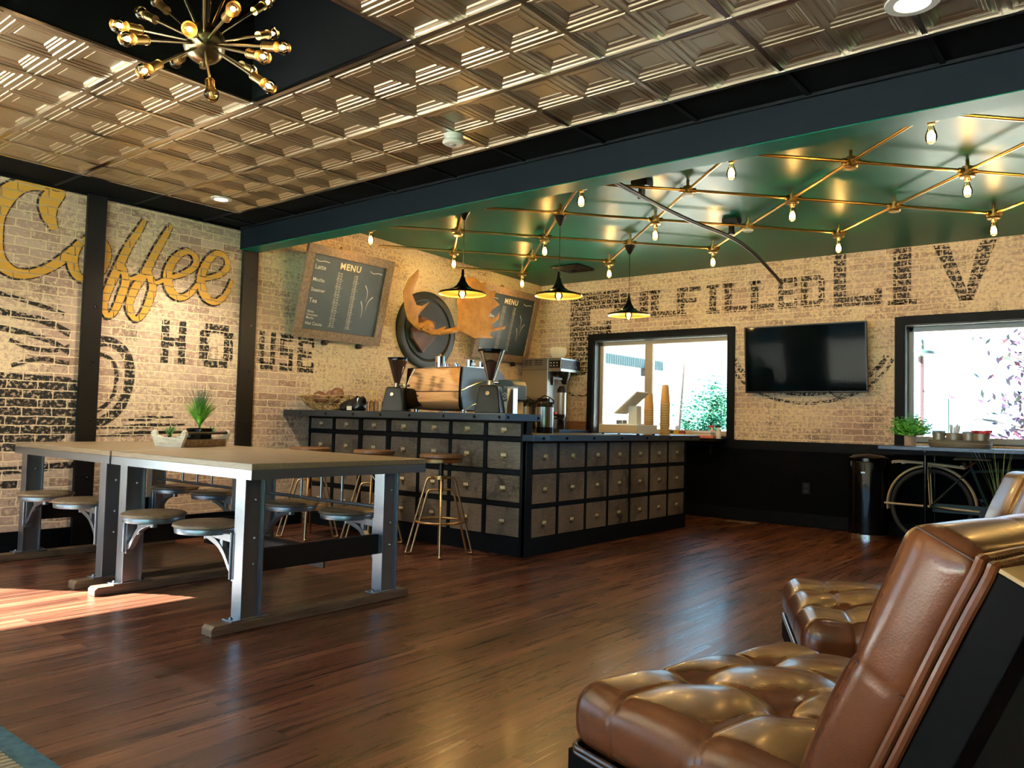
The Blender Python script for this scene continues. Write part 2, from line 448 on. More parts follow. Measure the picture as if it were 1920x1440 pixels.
# T-bars between tiles
bars = MB()
xk = -2.45 - .585*8
x = xk
while x < TXE:
    if x > TX0-.01:
        segs = [(TYE, TY1)]
        if VX0 + .01 < x < VX1 - .01: segs = [(TYE, VY0), (VY1, TY1)]
        for a, b in segs: bars.box(x-.011, x+.011, max(a, YF+.01), b, ZC-.007, ZC+.004)
    x += .585
for y in (3.503, 2.915, 2.2975, 1.70, 1.1275, .53, -.05, -.635, -1.22, -1.8, -2.4):
    segs = [(TX0, TXE)]
    if VY0 + .01 < y < VY1 - .02: segs = [(TX0, VX0), (VX1, TXE)]
    for a, b in segs: bars.box(a, b, y-.013, y+.013, ZC-.010, ZC+.004)
bars.box(TX0-.012, TX0+.012, YF+.01, TY1, ZC-.010, ZC+.004)
struct(bars.build('ceiling_grid', M_tinbar, tin))
# recess over the chandelier
rec = MB()
for b in ((VX0-.04, VX0, VY0-.04, VY1+.04), (VX1, VX1+.04, VY0-.04, VY1+.04), (VX0, VX1, VY0-.04, VY0), (VX0, VX1, VY1, VY1+.04)):
    rec.box(*b, ZC+.012, 3.3)
struct(rec.build('trim_1', M_blackc))
# flat black tile border around the tin field
bd = MB()
bd.box(XL, TX0, YF, 3.9, ZC+.012, ZC+.06); bd.box(TX0, XR, TY1, 3.9, ZC+.012, ZC+.06); bd.box(TXE, XR, YF, TY1, ZC+.002, ZC+.06)
border = struct(bd.build('ceiling_border', M_blackc)); border.name = 'ceiling'
bb = MB()
x = xk
while x < XR:
    if x > XL: bb.box(x-.012, x+.012, TY1, 3.87, ZC+.002, ZC+.013)
    x += 1.17/2*2 if False else .585*1
y = 3.503
while y > YF: bb.box(XL, TX0-.01, y-.012, y+.012, ZC+.002, ZC+.013); y -= .585
bb.box(XL, XR, TY1+.0, TY1+.014, ZC-.002, ZC+.013)
bb.box(XL, XL+.02, YF, 3.86, ZC-.012, ZC+.013); bb.box(XL, XR, 3.84, 3.865, ZC-.004, ZC+.013)
struct(bb.build('ceiling_border_grid', M_blackT, border))
# beam and the sloped green ceiling behind it
bm_ = struct(MB().box(XL, XR, 3.86, 4.03, 2.445, 3.1).build('trim_2', M_beam))
struct(MB().box(XL, XR, 3.866, 4.03, 2.440, 2.445).build('green_lit_soffit', M_green, bm_))  # thin strip, coloured for the green light under the beam
mb = MB()
vs = [(XL,4.0,zgreen(4.0)),(XR,4.0,zgreen(4.0)),(XR,YB,zgreen(YB)),(XL,YB,zgreen(YB))]
vs += [(x,y,z+.05) for x,y,z in vs]
mb.add(vs, [(3,2,1,0),(4,5,6,7),(0,1,5,4),(1,2,6,5),(2,3,7,6),(3,0,4,7)])
struct(mb.build('ceiling', M_green))
# black wainscot, rails, base
mb = MB(); mb.box(XL, XR, YB-.018, YB, 0, .80)
struct(mb.build('trim_3', M_black))
mb = MB(); mb.box(-3.53, -1.92, YB-.03, YB, .78, .862)
mb.box(XL, -1.92, YB-.028, YB, .765, .80); mb.box(XL, -3.53, YB-.026, YB, .80, .884)
struct(mb.build('trim_4', M_blackT))
struct(MB().box(XL, XR, YB-.032, YB-.018, 0, .13).build('baseboard_back', M_blackT, bevel=.004))
struct(MB().box(XL, XL+.022, YF, 4.6, 0, .142).build('baseboard_left', M_blackT, bevel=.004))
# steel-clad posts on the left wall, with bolts
def bolt(parent, p, d, r=.012, m=None):
    p = Vector(p); d = Vector(d)
    mb = MB().cyl(p, p+d*.006, r, r*.95, 6).cyl(p+d*.006, p+d*.011, r*.75, r*.35, 10)
    return mb.build('bolt', m or M_bolt, parent)
for k, (y0, y1, zt) in enumerate(((2.565, 2.705, 2.62), (3.88, 4.03, 2.44))):
    p = struct(MB().box(XL, XL+.035, y0, y1, 0, zt).build('trim_%d' % (5+k), M_steelD, bevel=.004))
    for z in ((2.2, 1.78, 1.37, .93, .5) if k == 0 else (2.19, 1.78, 1.38, .93)):
        struct(bolt(p, (XL+.034, (y0+y1)/2+.02, z), (1,0,0), .010))
# corner trim under brick on left wall behind bar is hidden

# ------------------------------------------------------------------ windows
M_frame = mat('tan_vinyl_window_frame', (.55,.47,.38), .45)
M_jamb = mat('black_green_jamb_paint', (.03,.04,.042), .4)
def window(idx, x0, x1, z0, z1, mull=None, sillx=None):
    w = bpy.data.objects.new('window_%d' % idx, None); COL.objects.link(w); struct(w)
    w.location = ((x0+x1)/2, YB, z0); off = w.location
    t = .08
    mb = MB()
    mb.box(x0-t, x0, YB-.028, YB, z0-.03, z1+t); mb.box(x1, x1+t*(1 if idx == 1 else 1), YB-.028, YB, z0-.03, z1+t); mb.box(x0, x1, YB-.028, YB, z1, z1+t)
    mb.build('casing', M_blackT, w, off, bevel=.003)
    mb = MB(); mb.box(x0, x0+.012, YB, YB+.15, z0, z1); mb.box(x1-.012, x1, YB, YB+.15, z0, z1); mb.box(x0, x1, YB, YB+.15, z1-.012, z1); mb.box(x0, x1, YB, YB+.15, z0, z0+.012)
    mb.build('jamb', M_jamb, w, off)
    f = .045
    mb = MB()
    for a, b, c, d in ((x0+.012, x0+.012+f, z0+.01, z1-.012), (x1-.012-f*.5, x1-.012, z0+.01, z1-.012), (x0+.012, x1-.012, z1-.012-f, z1-.012), (x0+.012, x1-.012, z0+.01, z0+.02+f)):
        mb.box(a, b, YB+.12, YB+.17, c, d)
    if mull: mb.box(mull-.05, mull+.05, YB+.11, YB+.17, z0+.02, z1-.02)
    mb.build('frame', M_frame if idx == 1 else mat('grey_vinyl_window_frame', (.36,.42,.47), .4), w, off, bevel=.004)
    spans = [(x0+.05, (mull or x1)-.03)] + ([(mull+.03, x1-.03)] if mull else [])
    for a, b in spans:
        MB().box(a, b, YB+.143, YB+.149, z0+.05, z1-.05).build('pane', M_glass, w, off)
    return w
window(1, -5.36, -3.61, .885, 2.02, -4.66)
window(2, -1.83, .62, .89, 2.02)
def simple_window(idx, axis, p, a0, a1, z0, z1, n):
    w = bpy.data.objects.new('window_%d' % idx, None); COL.objects.link(w); struct(w)
    mb = MB(); g = MB()
    def bx(m, u0, u1, w0, w1, t=.03):
        if axis == 'x': m.box(p-t, p+t, u0, u1, w0, w1)
        else: m.box(u0, u1, p-t, p+t, w0, w1)
    bx(mb, a0, a1, z0, z0+.05); bx(mb, a0, a1, z1-.05, z1)
    for i in range(n+1):
        u = a0 + (a1-a0)*i/n; bx(mb, max(a0,u-.03), min(a1,u+.03), z0, z1)
    bx(g, a0, a1, z0, z1, .003)
    mb.build('frame', M_blackT, w); g.build('pane', M_glass, w)
simple_window(3, 'x', XL-.08, -1.3, .84, .25, 2.30, 1)
simple_window(4, 'y', YF-.08, -5.95, -2.15, .08, 2.52, 3)
simple_window(5, 'y', YF-.08, -1.95, 2.05, .08, 2.52, 3)

# ------------------------------------------------------------------ painted wall lettering
LW = lambda u, v, t: (XL + t, u, v)      # u = y, v = z on the left wall
BW = lambda u, v, t: (u, YB - t, v)      # u = x, v = z on the back wall
coffee = dict(
 C=([(2.355,2.31),(2.31,2.398),(2.306,2.495),(2.36,2.586),(2.37,2.61),(2.33,2.6),(2.24,2.6),(2.138,2.58),(2.043,2.5),(1.968,2.342),(1.959,2.191),(1.982,2.066),(2.035,1.991),(2.12,1.949),(2.23,1.967),(2.342,2.034),(2.446,2.131),(2.534,2.247)],
    [.05,.10,.13,.11,.07,.05,.06,.09,.12,.13,.13,.11,.09,.07,.06,.06,.065,.05]),
 o=([(2.534,2.247),(2.491,2.159),(2.491,2.059),(2.537,1.987),(2.604,1.977),(2.679,2.04),(2.722,2.16),(2.708,2.26),(2.637,2.307),(2.552,2.26)], [.05,.07,.075,.06,.05,.06,.075,.07,.05,.05]),
 f1=([(3.009,2.525),(2.966,2.426),(2.889,2.284),(2.834,2.148),(2.789,2.027),(2.745,1.907),(2.725,1.802),(2.753,1.724),(2.802,1.76),(2.847,1.88),(2.881,2.02),(2.846,2.12),(2.903,2.03),(2.983,2.068)], [.03,.05,.06,.065,.065,.06,.055,.04,.05,.06,.06,.05,.035,.03]),
 f2=([(3.23,2.529),(3.183,2.437),(3.113,2.293),(3.054,2.154),(2.995,2.038),(2.938,1.924),(2.917,1.806),(2.968,1.723),(3.029,1.778),(3.077,1.901),(3.093,2.01),(3.046,2.12),(3.105,2.03),(3.2,2.081)], [.03,.05,.06,.065,.065,.06,.055,.04,.05,.06,.06,.05,.035,.03]),
 e1=([(3.201,2.076),(3.368,2.157),(3.452,2.244),(3.419,2.325),(3.338,2.322),(3.25,2.229),(3.211,2.103),(3.243,1.986),(3.33,1.944),(3.421,2.0),(3.5,2.122)], [.03,.045,.055,.045,.05,.065,.075,.07,.05,.045,.03]),
 e2=([(3.5,2.122),(3.644,2.173),(3.734,2.257),(3.718,2.345),(3.63,2.363),(3.542,2.258),(3.5,2.117),(3.541,1.99),(3.641,1.948),(3.737,2.03),(3.79,2.162)], [.03,.045,.055,.045,.05,.065,.075,.07,.05,.045,.03]))
gold, outl = MB(), MB()
for ks, (pts, w) in enumerate(coffee.values()):
    c = chain([(p[0], p[1], q) for p, q in zip(pts, w)], 7)
    gold.ribbon([(a,b) for a,b,_ in c], [q*1.0 for _,_,q in c], LW, .0062+ks*.0016)
    ctr = [(a, b) for a, b, _ in c]; m_ = len(c)
    for sgn, wd in ((1, .020), (-1, .009)):
        ed_ = []
        for i_ in range(m_):
            a_, b_ = ctr[max(i_-1, 0)], ctr[min(i_+1, m_-1)]; dx_, dy_ = b_[0]-a_[0], b_[1]-a_[1]; l_ = math.hypot(dx_, dy_) or 1
            nx_, ny_ = -dy_/l_, dx_/l_
            side_ = 1 if nx_*sgn < 0 else -1      # heavier line on the left edges
            h_ = c[i_][2]/2 + .004
            ed_.append((ctr[i_][0]+nx_*sgn*h_, ctr[i_][1]+ny_*sgn*h_, .021 if side_ > 0 else .009))
        outl.ribbon([(p_[0], p_[1]) for p_ in ed_], [p_[2] for p_ in ed_], LW, .001+ks*.0004+(.0002 if sgn > 0 else 0))
g = gold.build('painted_script_lettering', M_goldL, wl, recalc=False); g['label'] = 'gold script word Coffee painted on the brick'
outl.build('painted_script_outline', M_outL, wl, recalc=False)
def rects(mb, fn, x, z, w, h, spec, t=.002):
    for a, b, c, d in spec:   # fractions
        mb.add([fn(x+a*w, z+c*h, t), fn(x+b*w, z+c*h, t), fn(x+b*w, z+d*h, t), fn(x+a*w, z+d*h, t)], [(0,1,2,3)])
st = .30
GL = {
 'H': [(0,.3,0,1),(.7,1,0,1),(.3,.7,.4,.6)], 'I': [(.3,.7,0,1),(.1,.9,0,.1),(.1,.9,.9,1)],
 'O': [(.0,.28,.15,.85),(.72,1,.15,.85),(.15,.85,0,.2),(.15,.85,.8,1)],
 'U': [(0,.3,.12,1),(.7,1,.12,1),(.12,.88,0,.2)],
 'S': [(0,1,.8,1),(0,.3,.5,.85),(0,1,.42,.6),(.7,1,.15,.5),(0,1,0,.2)],
 'E': [(0,.32,0,1),(.3,1,.82,1),(.3,.85,.42,.6),(.3,1,0,.18),(.85,1,.7,.85),(.85,1,.15,.3)],
 'F': [(0,.32,0,1),(.3,1,.82,1),(.3,.85,.42,.6),(-.08,.42,0,.1)],
 'L': [(0,.32,0,1),(.3,1,0,.2),(-.08,.42,.9,1)],
 'D': [(0,.3,0,1),(.28,.82,.82,1),(.28,.82,0,.18),(.74,1,.12,.88)]}
mb = MB()
rects(mb, LW, 3.19, 1.40, .21, .35, GL['H']); rects(mb, LW, 3.52, 1.39, .31, .37, GL['O'])
rects(mb, LW, 4.09, 1.41, .17, .34, GL['U']); rects(mb, LW, 4.31, 1.41, .14, .34, GL['S']); rects(mb, LW, 4.50, 1.41, .19, .33, GL['E'])
# cup picture: steam strokes, bowl, handle, saucer
for pts, w in (([(1.6,1.86),(2.0,1.80),(2.3,1.74),(2.45,1.70)], .03), ([(1.7,1.72),(2.1,1.66),(2.3,1.64),(2.5,1.56)], .05), ([(1.8,1.58),(2.1,1.55),(2.35,1.50),(2.5,1.42)], .04),
               ([(2.1,1.48),(2.25,1.43),(2.4,1.43),(2.5,1.47)], .03), ([(2.12,1.3),(2.3,1.36),(2.5,1.34)], .03)):
    mb.ribbon(chain(pts, 5), w, LW, .002)
bowl = [(1.5,1.26),(2.50,1.24),(2.66,1.18),(2.66,.99),(2.57,.85),(2.45,.76),(2.3,.70),(1.5,.70)]
mb.add([LW(u,v,.002) for u,v in bowl], [tuple(range(len(bowl)))])
mb.ribbon(chain([(2.62,1.50),(2.78,1.53),(2.90,1.46),(2.95,1.32),(2.93,1.14),(2.86,1.0),(2.72,.90),(2.62,.86)], 6), .075, LW, .002)
mb.ribbon(chain([(2.64,1.42),(2.76,1.42),(2.84,1.33),(2.84,1.15),(2.76,1.03),(2.64,.97)], 6), .03, LW, .0025)
for a, b, z in ((2.9,3.32,.95),(2.75,3.42,.89),(2.7,3.40,.83)): mb.ribbon([(a,z-.02),((a+b)/2,z),(b,z+.015)], [.01,.04,.01], LW, .002)
mb.ribbon([(1.5,.56),(2.2,.57),(2.6,.60)], .05, LW, .002); mb.ribbon([(1.5,.47),(2.2,.47)], .05, LW, .002)
mb.build('painted_block_lettering', M_blackL, wl, recalc=False)
mb = MB()
# big F and FULFILLED, LIV
rects(mb, BW, -5.73, 1.60, .30, 1.03, [(0,1,0,1)])
rects(mb, BW, -5.45, 2.42, .43, .21, [(0,1,0,1)]); rects(mb, BW, -5.08, 2.30, .10, .2, [(0,1,0,1)])
rects(mb, BW, -5.45, 2.06, .30, .14, [(0,1,0,1)]); rects(mb, BW, -5.22, 2.02, .1, .24, [(0,1,0,1)]); rects(mb, BW, -5.85, 1.60, .5, .06, [(0,1,0,1)])
for ch, x0, x1 in (('U',-4.95,-4.55),('L',-4.46,-4.18),('F',-4.12,-3.86),('I',-3.78,-3.58),('L',-3.56,-3.30),('L',-3.26,-2.98),('E',-2.96,-2.70),('D',-2.66,-2.46)):
    pass
for ch, x0, x1 in (('U',-5.00,-4.62),('L',-4.58,-4.26),('F',-4.24,-3.95),('I',-3.90,-3.70),('L',-3.66,-3.40),('L',-3.36,-3.10),('E',-3.06,-2.86),('D',-2.82,-2.58)):
    rects(mb, BW, x0, 2.26, x1-x0, .325, GL[ch])
rects(mb, BW, -2.49, 2.24, .46, .53, [(0,.26,0,1),(.26,1,0,.2),(.85,1,.2,.32)])
rects(mb, BW, -1.93, 2.22, .16, .55, [(0,1,0,1),(-.3,1.3,0,.08)])
for s_ in ([(-1.58,2.76),(-1.45,2.76),(-1.27,2.22),(-1.36,2.22)], [(-1.20,2.76),(-1.06,2.76),(-1.25,2.22),(-1.33,2.22)]):
    mb.add([BW(u,v,.002) for u,v in s_], [(0,1,2,3)])
mb.ribbon([(-5.80,1.42),(-5.66,1.34),(-5.5,1.33),(-5.40,1.38)], [.01,.035,.035,.02], BW, .002)
em = [(-2.76+.86*math.cos(t), 1.86+.60*math.sin(t)) for t in [PI*1.08 + PI*.84*i/24 for i in range(25)]]
mb.ribbon(em, .03, BW, .002); mb.ribbon([(-2.76+.80*(u+2.76)/.86, 1.86+.5*(v-1.86)/.6+.0) for u,v in em], .05, BW, .002)
mb.build('painted_block_lettering', M_blackB, wb, recalc=False)

# ------------------------------------------------------------------ small ceiling and wall fittings
def downlight(name, x, y, z, r, label, e):
    t = thing(name, label, 'ceiling light', (x, y, z), group='round recessed ceiling lights')
    prof = [(r*.62, -.002), (r*.68, -.008), (r, -.006), (r*1.02, 0), (r*.6, .004)]
    MB().lathe(prof, n=32).build('trim_ring', M_white, t)
    MB().lathe([(.0001, -.001), (r*.63, -.001), (r*.63, .004), (.0001, .004)], n=32).build('lens', M_lens, t)
    d = bpy.data.lights.new('bulb_glow', 'SPOT'); d.energy = e; d.color = (1,.80,.56); d.spot_size = R(130); d.spot_blend = .8; d.shadow_soft_size = .06
    o = bpy.data.objects.new('bulb_glow', d); COL.objects.link(o); o.parent = t; o.location = (0,0,-.03)
downlight('recessed_ceiling_light', -5.42, 3.20, ZC-.008, .075, 'round lit recessed light in the tin ceiling above the painted Coffee wall', 150)
downlight('recessed_ceiling_light', -5.42, 1.05, ZC-.008, .075, 'unseen recessed light added to brighten the left wall, nearest the side window', 110)  # lamp out of view, added to brighten the left wall
downlight('recessed_ceiling_light', -.68, 3.19, ZC-.008, .095, 'round white-rimmed recessed light at the top right edge of the tin ceiling', 6)
t = thing('smoke_detector', 'small white round smoke detector on the tin ceiling', 'smoke detector', (-3.06, 3.22, ZC-.008))
MB().lathe([(.0001,0),(.055,0),(.055,-.012),(.04,-.02),(.038,-.03),(.058,-.034),(.062,-.045),(.05,-.056),(.0001,-.058)], n=28).build('housing', M_white, t)
MB().lathe([(.0001,-.058),(.018,-.058),(.016,-.062),(.0001,-.063)], n=16).build('sensor_cap', mat('grey_plastic', (.3,.3,.3)), t)
t = thing('air_vent', 'square black air diffuser in the dark green ceiling near the room corner', 'air vent', (-5.2, 7.55, zgreen(7.55)))
mb = MB()
for k in range(4):
    h = .17-.035*k; z = -.006*k-.002
    for a in range(4):
        c, s = math.cos(a*PI/2), math.sin(a*PI/2)
        mb.obox((c*h, s*h, z-.008), (.006 if False else .012, 2*h, .018), Matrix.Rotation(a*PI/2, 3, 'Z') @ Matrix.Rotation(R(30), 3, 'Y'))
mb.build('louvre', M_blackpl, t); MB().box(-.19,.19,-.19,.19,-.004,-.0005).build('frame', M_blackc, t)
t = thing('floor_vent', 'flat bronze floor register near the black back wall', 'floor vent', (-3.36, 8.10, 0.001))
mb = MB(); mb.box(-.17,.17,-.05,.05,0,.004)
for k in range(15): mb.box(-.155+k*.0215,-.145+k*.0215,-.04,.04,.004,.007)
mb.build('grille', mat('bronze_register', (.35,.25,.16), .4, .6), t)
t = thing('wall_outlet', 'black electrical outlet low on the black back wall', 'outlet', (-2.745, YB-.018, .39))
MB().box(-.037,.037,-.006,0,-.058,.058).build('cover_plate', M_blackpl, t, bevel=.002)
for z in (-.025,.025):
    MB().box(-.017,.017,-.009,-.006,z-.014,z+.014).build('socket', M_rubber, t)

# ------------------------------------------------------------------ television
t = thing('television', 'large black flat-screen television mounted on the back wall between the windows', 'television', (-2.745, 8.15, 1.36))
tilt = Matrix.Rotation(R(5), 3, 'X')
MB().obox((0,0,.355), (1.235,.035,.70), tilt).build('housing', M_blackpl, t, bevel=.004)
scr = mat('dark_glossy_screen', (.0012,.003,.0045), .06, 0, .03)
MB().obox(tilt @ Vector((0,-.0185,0)) + Vector((0,0,.358)), (1.205,.003,.67), tilt).build('screen', scr, t)
MB().box(-.2,.2,.02,.115,.2,.5).build('wall_bracket', M_rodblk, t)
mb = MB().tube(chain([(.25,.0,.03),(.3,.05,-.03),(.34,.09,-.02),(.36,.1,.05)],5), .004); mb.build('cable', M_blackpl, t)
# ------------------------------------------------------------------ conduit light grid on the green ceiling
BULBC = (1, .60, .20)
def edison(parent, z0, scale=1.0, e=7.0, core=M_fil, along=None):
    """hanging pear bulb below z0: glass, filament, light"""
    s = scale
    prof = [(.013,0),(.014,-.012),(.02,-.03),(.029,-.055),(.032,-.075),(.028,-.096),(.015,-.108),(.0003,-.111)]
    b = MB().lathe([(r*s, z0+z*s) for r, z in prof], n=20).build('bulb', M_bulbg, parent)
    MB().lathe([(r*s, z0+z*s) for r, z in [(.0003,-.035),(.007,-.04),(.013,-.06),(.014,-.075),(.008,-.088),(.0003,-.09)]], n=10).build('filament', core, b)
    point_light(b, (0,0,z0-.105*s), e, BULBC, .012)
    return b
NXs = [-.94-.589*i for i in range(-5, 10)]       # index i -> NXs[i+5]
NYs = [7.17, 6.59, 6.01, 5.43, 4.87, 4.29]
def node(i, j): y = NYs[j]; return Vector((-.94-.589*i, y, zgreen(y)-.075))
grid = thing('pipe_light_grid', 'diagonal lattice of brass pipes with hanging filament bulbs under the green ceiling', 'ceiling light', (-3.3, 6.01, zgreen(6.01)))
goff = grid.location
valid = lambda i, j: 0 <= j <= 5 and -5 <= i <= 9 and (i+j) % 2 == 0
pend_nodes = {(6,4), (5,3), (5,1)}
for i in range(-5, 10):
    for j in range(6):
        if not valid(i, j): continue
        p = node(i, j)
        for di, dj in ((1,1), (-1,1)):
            if valid(i+di, j+dj) and not (i == 9 or i+di == 9 and j+dj == 5):
                q = node(i+di, j+dj)
                if j+dj == 5: q = p.lerp(q, (p.y-4.05)/(p.y-q.y))
                d = (q-p).normalized()
                MB().cyl(p+d*.02, q-d*(.02 if j+dj < 5 else 0), .0115, n=10).build('pipe', M_brass, grid, goff)
        if j == 5 or i == 9: continue
        jb = MB(); jb.cyl(p+Vector((0,0,.03)), p+Vector((0,0,-.03)), .033, n=16)
        for a in range(4):
            u = Vector((math.cos(PI/4+a*PI/2), math.sin(PI/4+a*PI/2), 0)); jb.cyl(p+u*.025, p+u*.062, .019, n=10)
        jb.cyl(p+Vector((0,0,.03)), p+Vector((0,0,.075)), .012, n=8)
        box = jb.build('junction_box', M_brass, grid, goff)
        if (i, j) in pend_nodes: continue
        if j % 2 == 0:
            MB().lathe([(.0003,-.03),(.046,-.03),(.05,-.036),(.045,-.046),(.022,-.05),(.018,-.07),(.0003,-.071)], p, n=20).build('lamp_socket', M_brass, box, goff)
            bl = MB().lathe([(r, z-.068) for r, z in [(.013,0),(.014,-.012),(.02,-.03),(.029,-.055),(.032,-.075),(.028,-.096),(.015,-.108),(.0003,-.111)]], p, n=16).build('bulb', M_bulbg, box, goff)
            MB().lathe([(r, z-.068) for r, z in [(.0003,-.030),(.010,-.038),(.021,-.06),(.022,-.078),(.012,-.094),(.0003,-.098)]], p, n=10).build('filament', M_fil, box, goff)
            q = p - Vector(goff) + Vector((0,0,-.168)); point_light(box, q, 10, BULBC, .012)
        else:
            MB().lathe([(.0003,-.03),(.043,-.03),(.046,-.036),(.04,-.047),(.0003,-.049)], p, n=20).build('cover_cap', M_brass if i != 3 else M_white, box, goff)
# three trumpet pendants
for (i, j), zl, lab in (((6,4), 2.045, 'trumpet-shaped pendant lamp hanging nearest the antlers, leftmost of the three'),
                        ((5,3), 2.06, 'trumpet-shaped pendant lamp hanging beside the second menu board, middle of the three'),
                        ((5,1), 2.035, 'trumpet-shaped pendant lamp hanging in front of the left window edge, rightmost of the three')):
    p = node(i, j)
    t = thing('pendant_light', lab, 'pendant lamp', (p.x, p.y, zl), group='three trumpet-shaped pendant lamps')
    hz = p.z-.03-zl
    MB().lathe([(.0003,hz),(.052,hz),(.054,hz-.006),(.012,hz-.085),(.0003,hz-.09)], n=24).build('canopy', M_blackpl, t)
    MB().cyl((0,0,.19), (0,0,hz-.08), .0032, n=8).build('cord', M_blackpl, t)
    outer = [(.010,.215),(.013,.19),(.018,.155),(.030,.115),(.052,.08),(.09,.052),(.15,.033),(.197,.02),(.205,.008)]
    MB().lathe(outer + [(.200,.003)], n=48).build('shade', M_blackgl, t, recalc=False)
    MB().lathe([(.2045,.007),(.2,.004)] + [(max(.004,r-.003), z-.004) for r, z in reversed(outer[:-1])], n=48).build('shade_lining', mat('gold_shade_lining', (.9,.6,.16), .35, .8), t, recalc=False)
    MB().cyl((0,0,.11),(0,0,.06),.02,.02,16).build('lamp_socket', M_brass, t)
    MB().lathe([(.014,.062),(.026,.045),(.034,.02),(.033,-.004),(.02,-.024),(.0003,-.03)], n=20).build('bulb', M_bulbg, t)
    MB().sphere((0,0,.008), .020, 8, sz=1.3).build('filament', M_fil, t)
    point_light(t, (0,0,-.045), 15, BULBC, .02)
# bent black rod with its two clamps
t = thing('bent_steel_rod', 'long black metal rod slung under the green ceiling and bent down at its far end', 'metal rod', (-2.967, 4.6, 2.68))
rod = [(-2.965,4.04,2.75),(-2.97,4.75,2.735),(-2.975,5.41,2.715),(-2.955,6.0,2.70),(-2.90,6.5,2.69),(-2.87,6.8,2.665),(-2.87,7.1,2.63),(-2.885,7.45,2.575),(-2.91,7.8,2.52),(-2.93,8.02,2.485)]
MB().tube(chain(rod, 5), .017, 12).build('rod', M_rodblk, t, t.location)
for y, x in ((5.25,-3.0),(6.55,-2.84)):
    z = zgreen(y)
    mb = MB().box(x-.07,x+.07,y-.05,y+.05,z-.055,z-.001).box(x-.015,x+.015,y-.03,y+.03,z-.14,z-.055).cyl((x-.03,y,z-.13),(x+.03,y,z-.13),.012)
    mb.build('clamp', M_blackpl, t, t.location, bevel=.003)

# ------------------------------------------------------------------ starburst chandelier
ch = thing('starburst_chandelier', 'brass starburst chandelier with globe bulbs in the black ceiling recess', 'chandelier', (-2.79, 1.55, 2.405))
MB().sphere((0,0,0), .078, 14).cyl((0,0,-.075),(0,0,-.095),.013).build('hub', mat('satin_bronze_hub', (.36,.29,.17), .25, 1), ch)
mb = MB()
for dx in (-.02, .02): mb.cyl((dx,0,.07),(dx*1.4,.01,.89),.0065)
mb.build('hanging_rod', mat('satin_bronze_hub'), ch)
MB().lathe([(.0003,.894),(.07,.894),(.07,.87),(.0003,.865)], n=24).build('canopy', M_brass, ch)
dirs = [(0.311,-0.903,-0.297),(0.346,-0.85,-0.396),(-0.862,-0.177,0.476),(0.766,-0.557,-0.321),(-0.787,-0.076,0.613),(0.951,-0.294,-0.1),(-0.084,0.693,0.716),(-0.205,0.844,0.495),(0.955,0.181,-0.234),(0.928,0.014,-0.371),(-0.534,0.824,0.191),(0.822,0.148,-0.55),(0.638,-0.271,-0.721),(0.359,-0.707,-0.61),(-0.957,0.234,0.172),(0.836,-0.495,0.234),(-0.3,-0.3,0.9),(-0.137,0.379,0.915)]
unlit = {2, 12, 14, 4}
for k, d in enumerate(dirs):
    d = Vector(d).normalized(); Lm = .46
    arm = MB().cyl(d*.07, d*(Lm-.14), .0055, n=8).build('arm', mat('satin_bronze_hub'), ch)
    MB().cyl(d*(Lm-.14), d*(Lm-.135), .017, n=14).cyl(d*(Lm-.135), d*(Lm-.075), .0155, n=14).cyl(d*(Lm-.08), d*(Lm-.072), .018, n=14).build('lamp_socket', M_brass, arm)
    c = d*(Lm-.045)
    q = d.to_track_quat('Z','Y').to_matrix()
    pr = [(.011,-.03),(.013,-.026),(.022,-.012),(.026,.004),(.022,.02),(.011,.029),(.0003,.031)]
    m = MB().lathe(pr, n=16); m.v = [tuple(c + q @ Vector(v)) for v in m.v]; m.build('bulb', M_bulbg, arm)
    m = MB().lathe([(.0003,-.018),(.006,-.012),(.009,0),(.005,.010),(.0003,.012)], n=8); m.v = [tuple(c + q @ Vector(v)) for v in m.v]
    m.build('filament', M_filS if k not in unlit else mat('cold_filament', (.5,.42,.3), .4), arm)
    if k not in unlit and k % 2 == 0: point_light(arm, d*(Lm-.008), 1.6, (1,.6,.25), .01)

# ------------------------------------------------------------------ bar
FY, CX = 4.66, -3.59
def label_holder(parent, c, u, n_, w=.056):
    """brass card holder with finger pull; c centre, u sideways, n_ outward"""
    c, u, n_ = Vector(c), Vector(u), Vector(n_); m = Matrix((u, n_, Vector((0,0,1)))).transposed()
    h = MB().obox(c + n_*.003, (w,.004,.030), m).obox(c + n_*.012 + Vector((0,0,-.021)), (w*.62,.020,.008), m)
    o = h.build('label_holder', M_brass, parent)
    MB().obox(c + n_*.0055, (w*.82,.001,.020), m).build('paper_label', mat('cream_card', (.72,.66,.5), .7), o)
hb = thing('bar_counter', 'long tall bar counter with four rows of weathered wooden drawers facing the tables', 'counter', (-4.9, 4.7, 0))
off = hb.location
mb = MB(); mb.box(XL+.002, CX-.60, FY+.03, FY+.30, 0, 1.0).box(CX-.60, CX-.06, FY+.03, FY+.14, 0, 1.0)
mb.box(XL+.002, CX, FY+.0, FY+.03, 0, .135)
xc = [CX-.0, -3.985-.015, -4.37, -4.725, -5.10, -5.46, -5.83, XL+.002]
xdiv = [(-3.645,CX),(-4.015,-3.98),(-4.385,-4.355),(-4.742,-4.712),(-5.125,-5.07),(-5.487,-5.435),(-5.852,-5.812),(XL+.002,-6.172)]
for a, b in xdiv: mb.box(a, b, FY+.0, FY+.03, .135, 1.0)
for a, b in ((.36,.39),(.60,.632),(.85,.882),(.99,1.0)): mb.box(XL+.002, CX, FY-.004, FY+.03, a, b)
mb.box(CX-.055, CX+.0, FY-.008, FY+.03, 0, 1.0)
mb.build('frame', M_bar, hb, off, bevel=.002)
MB().box(CX-.10, CX+.06, FY+.0, FY+.36, .84, 1.0).build('end_panel', M_bar, hb, off, bevel=.003) if False else None
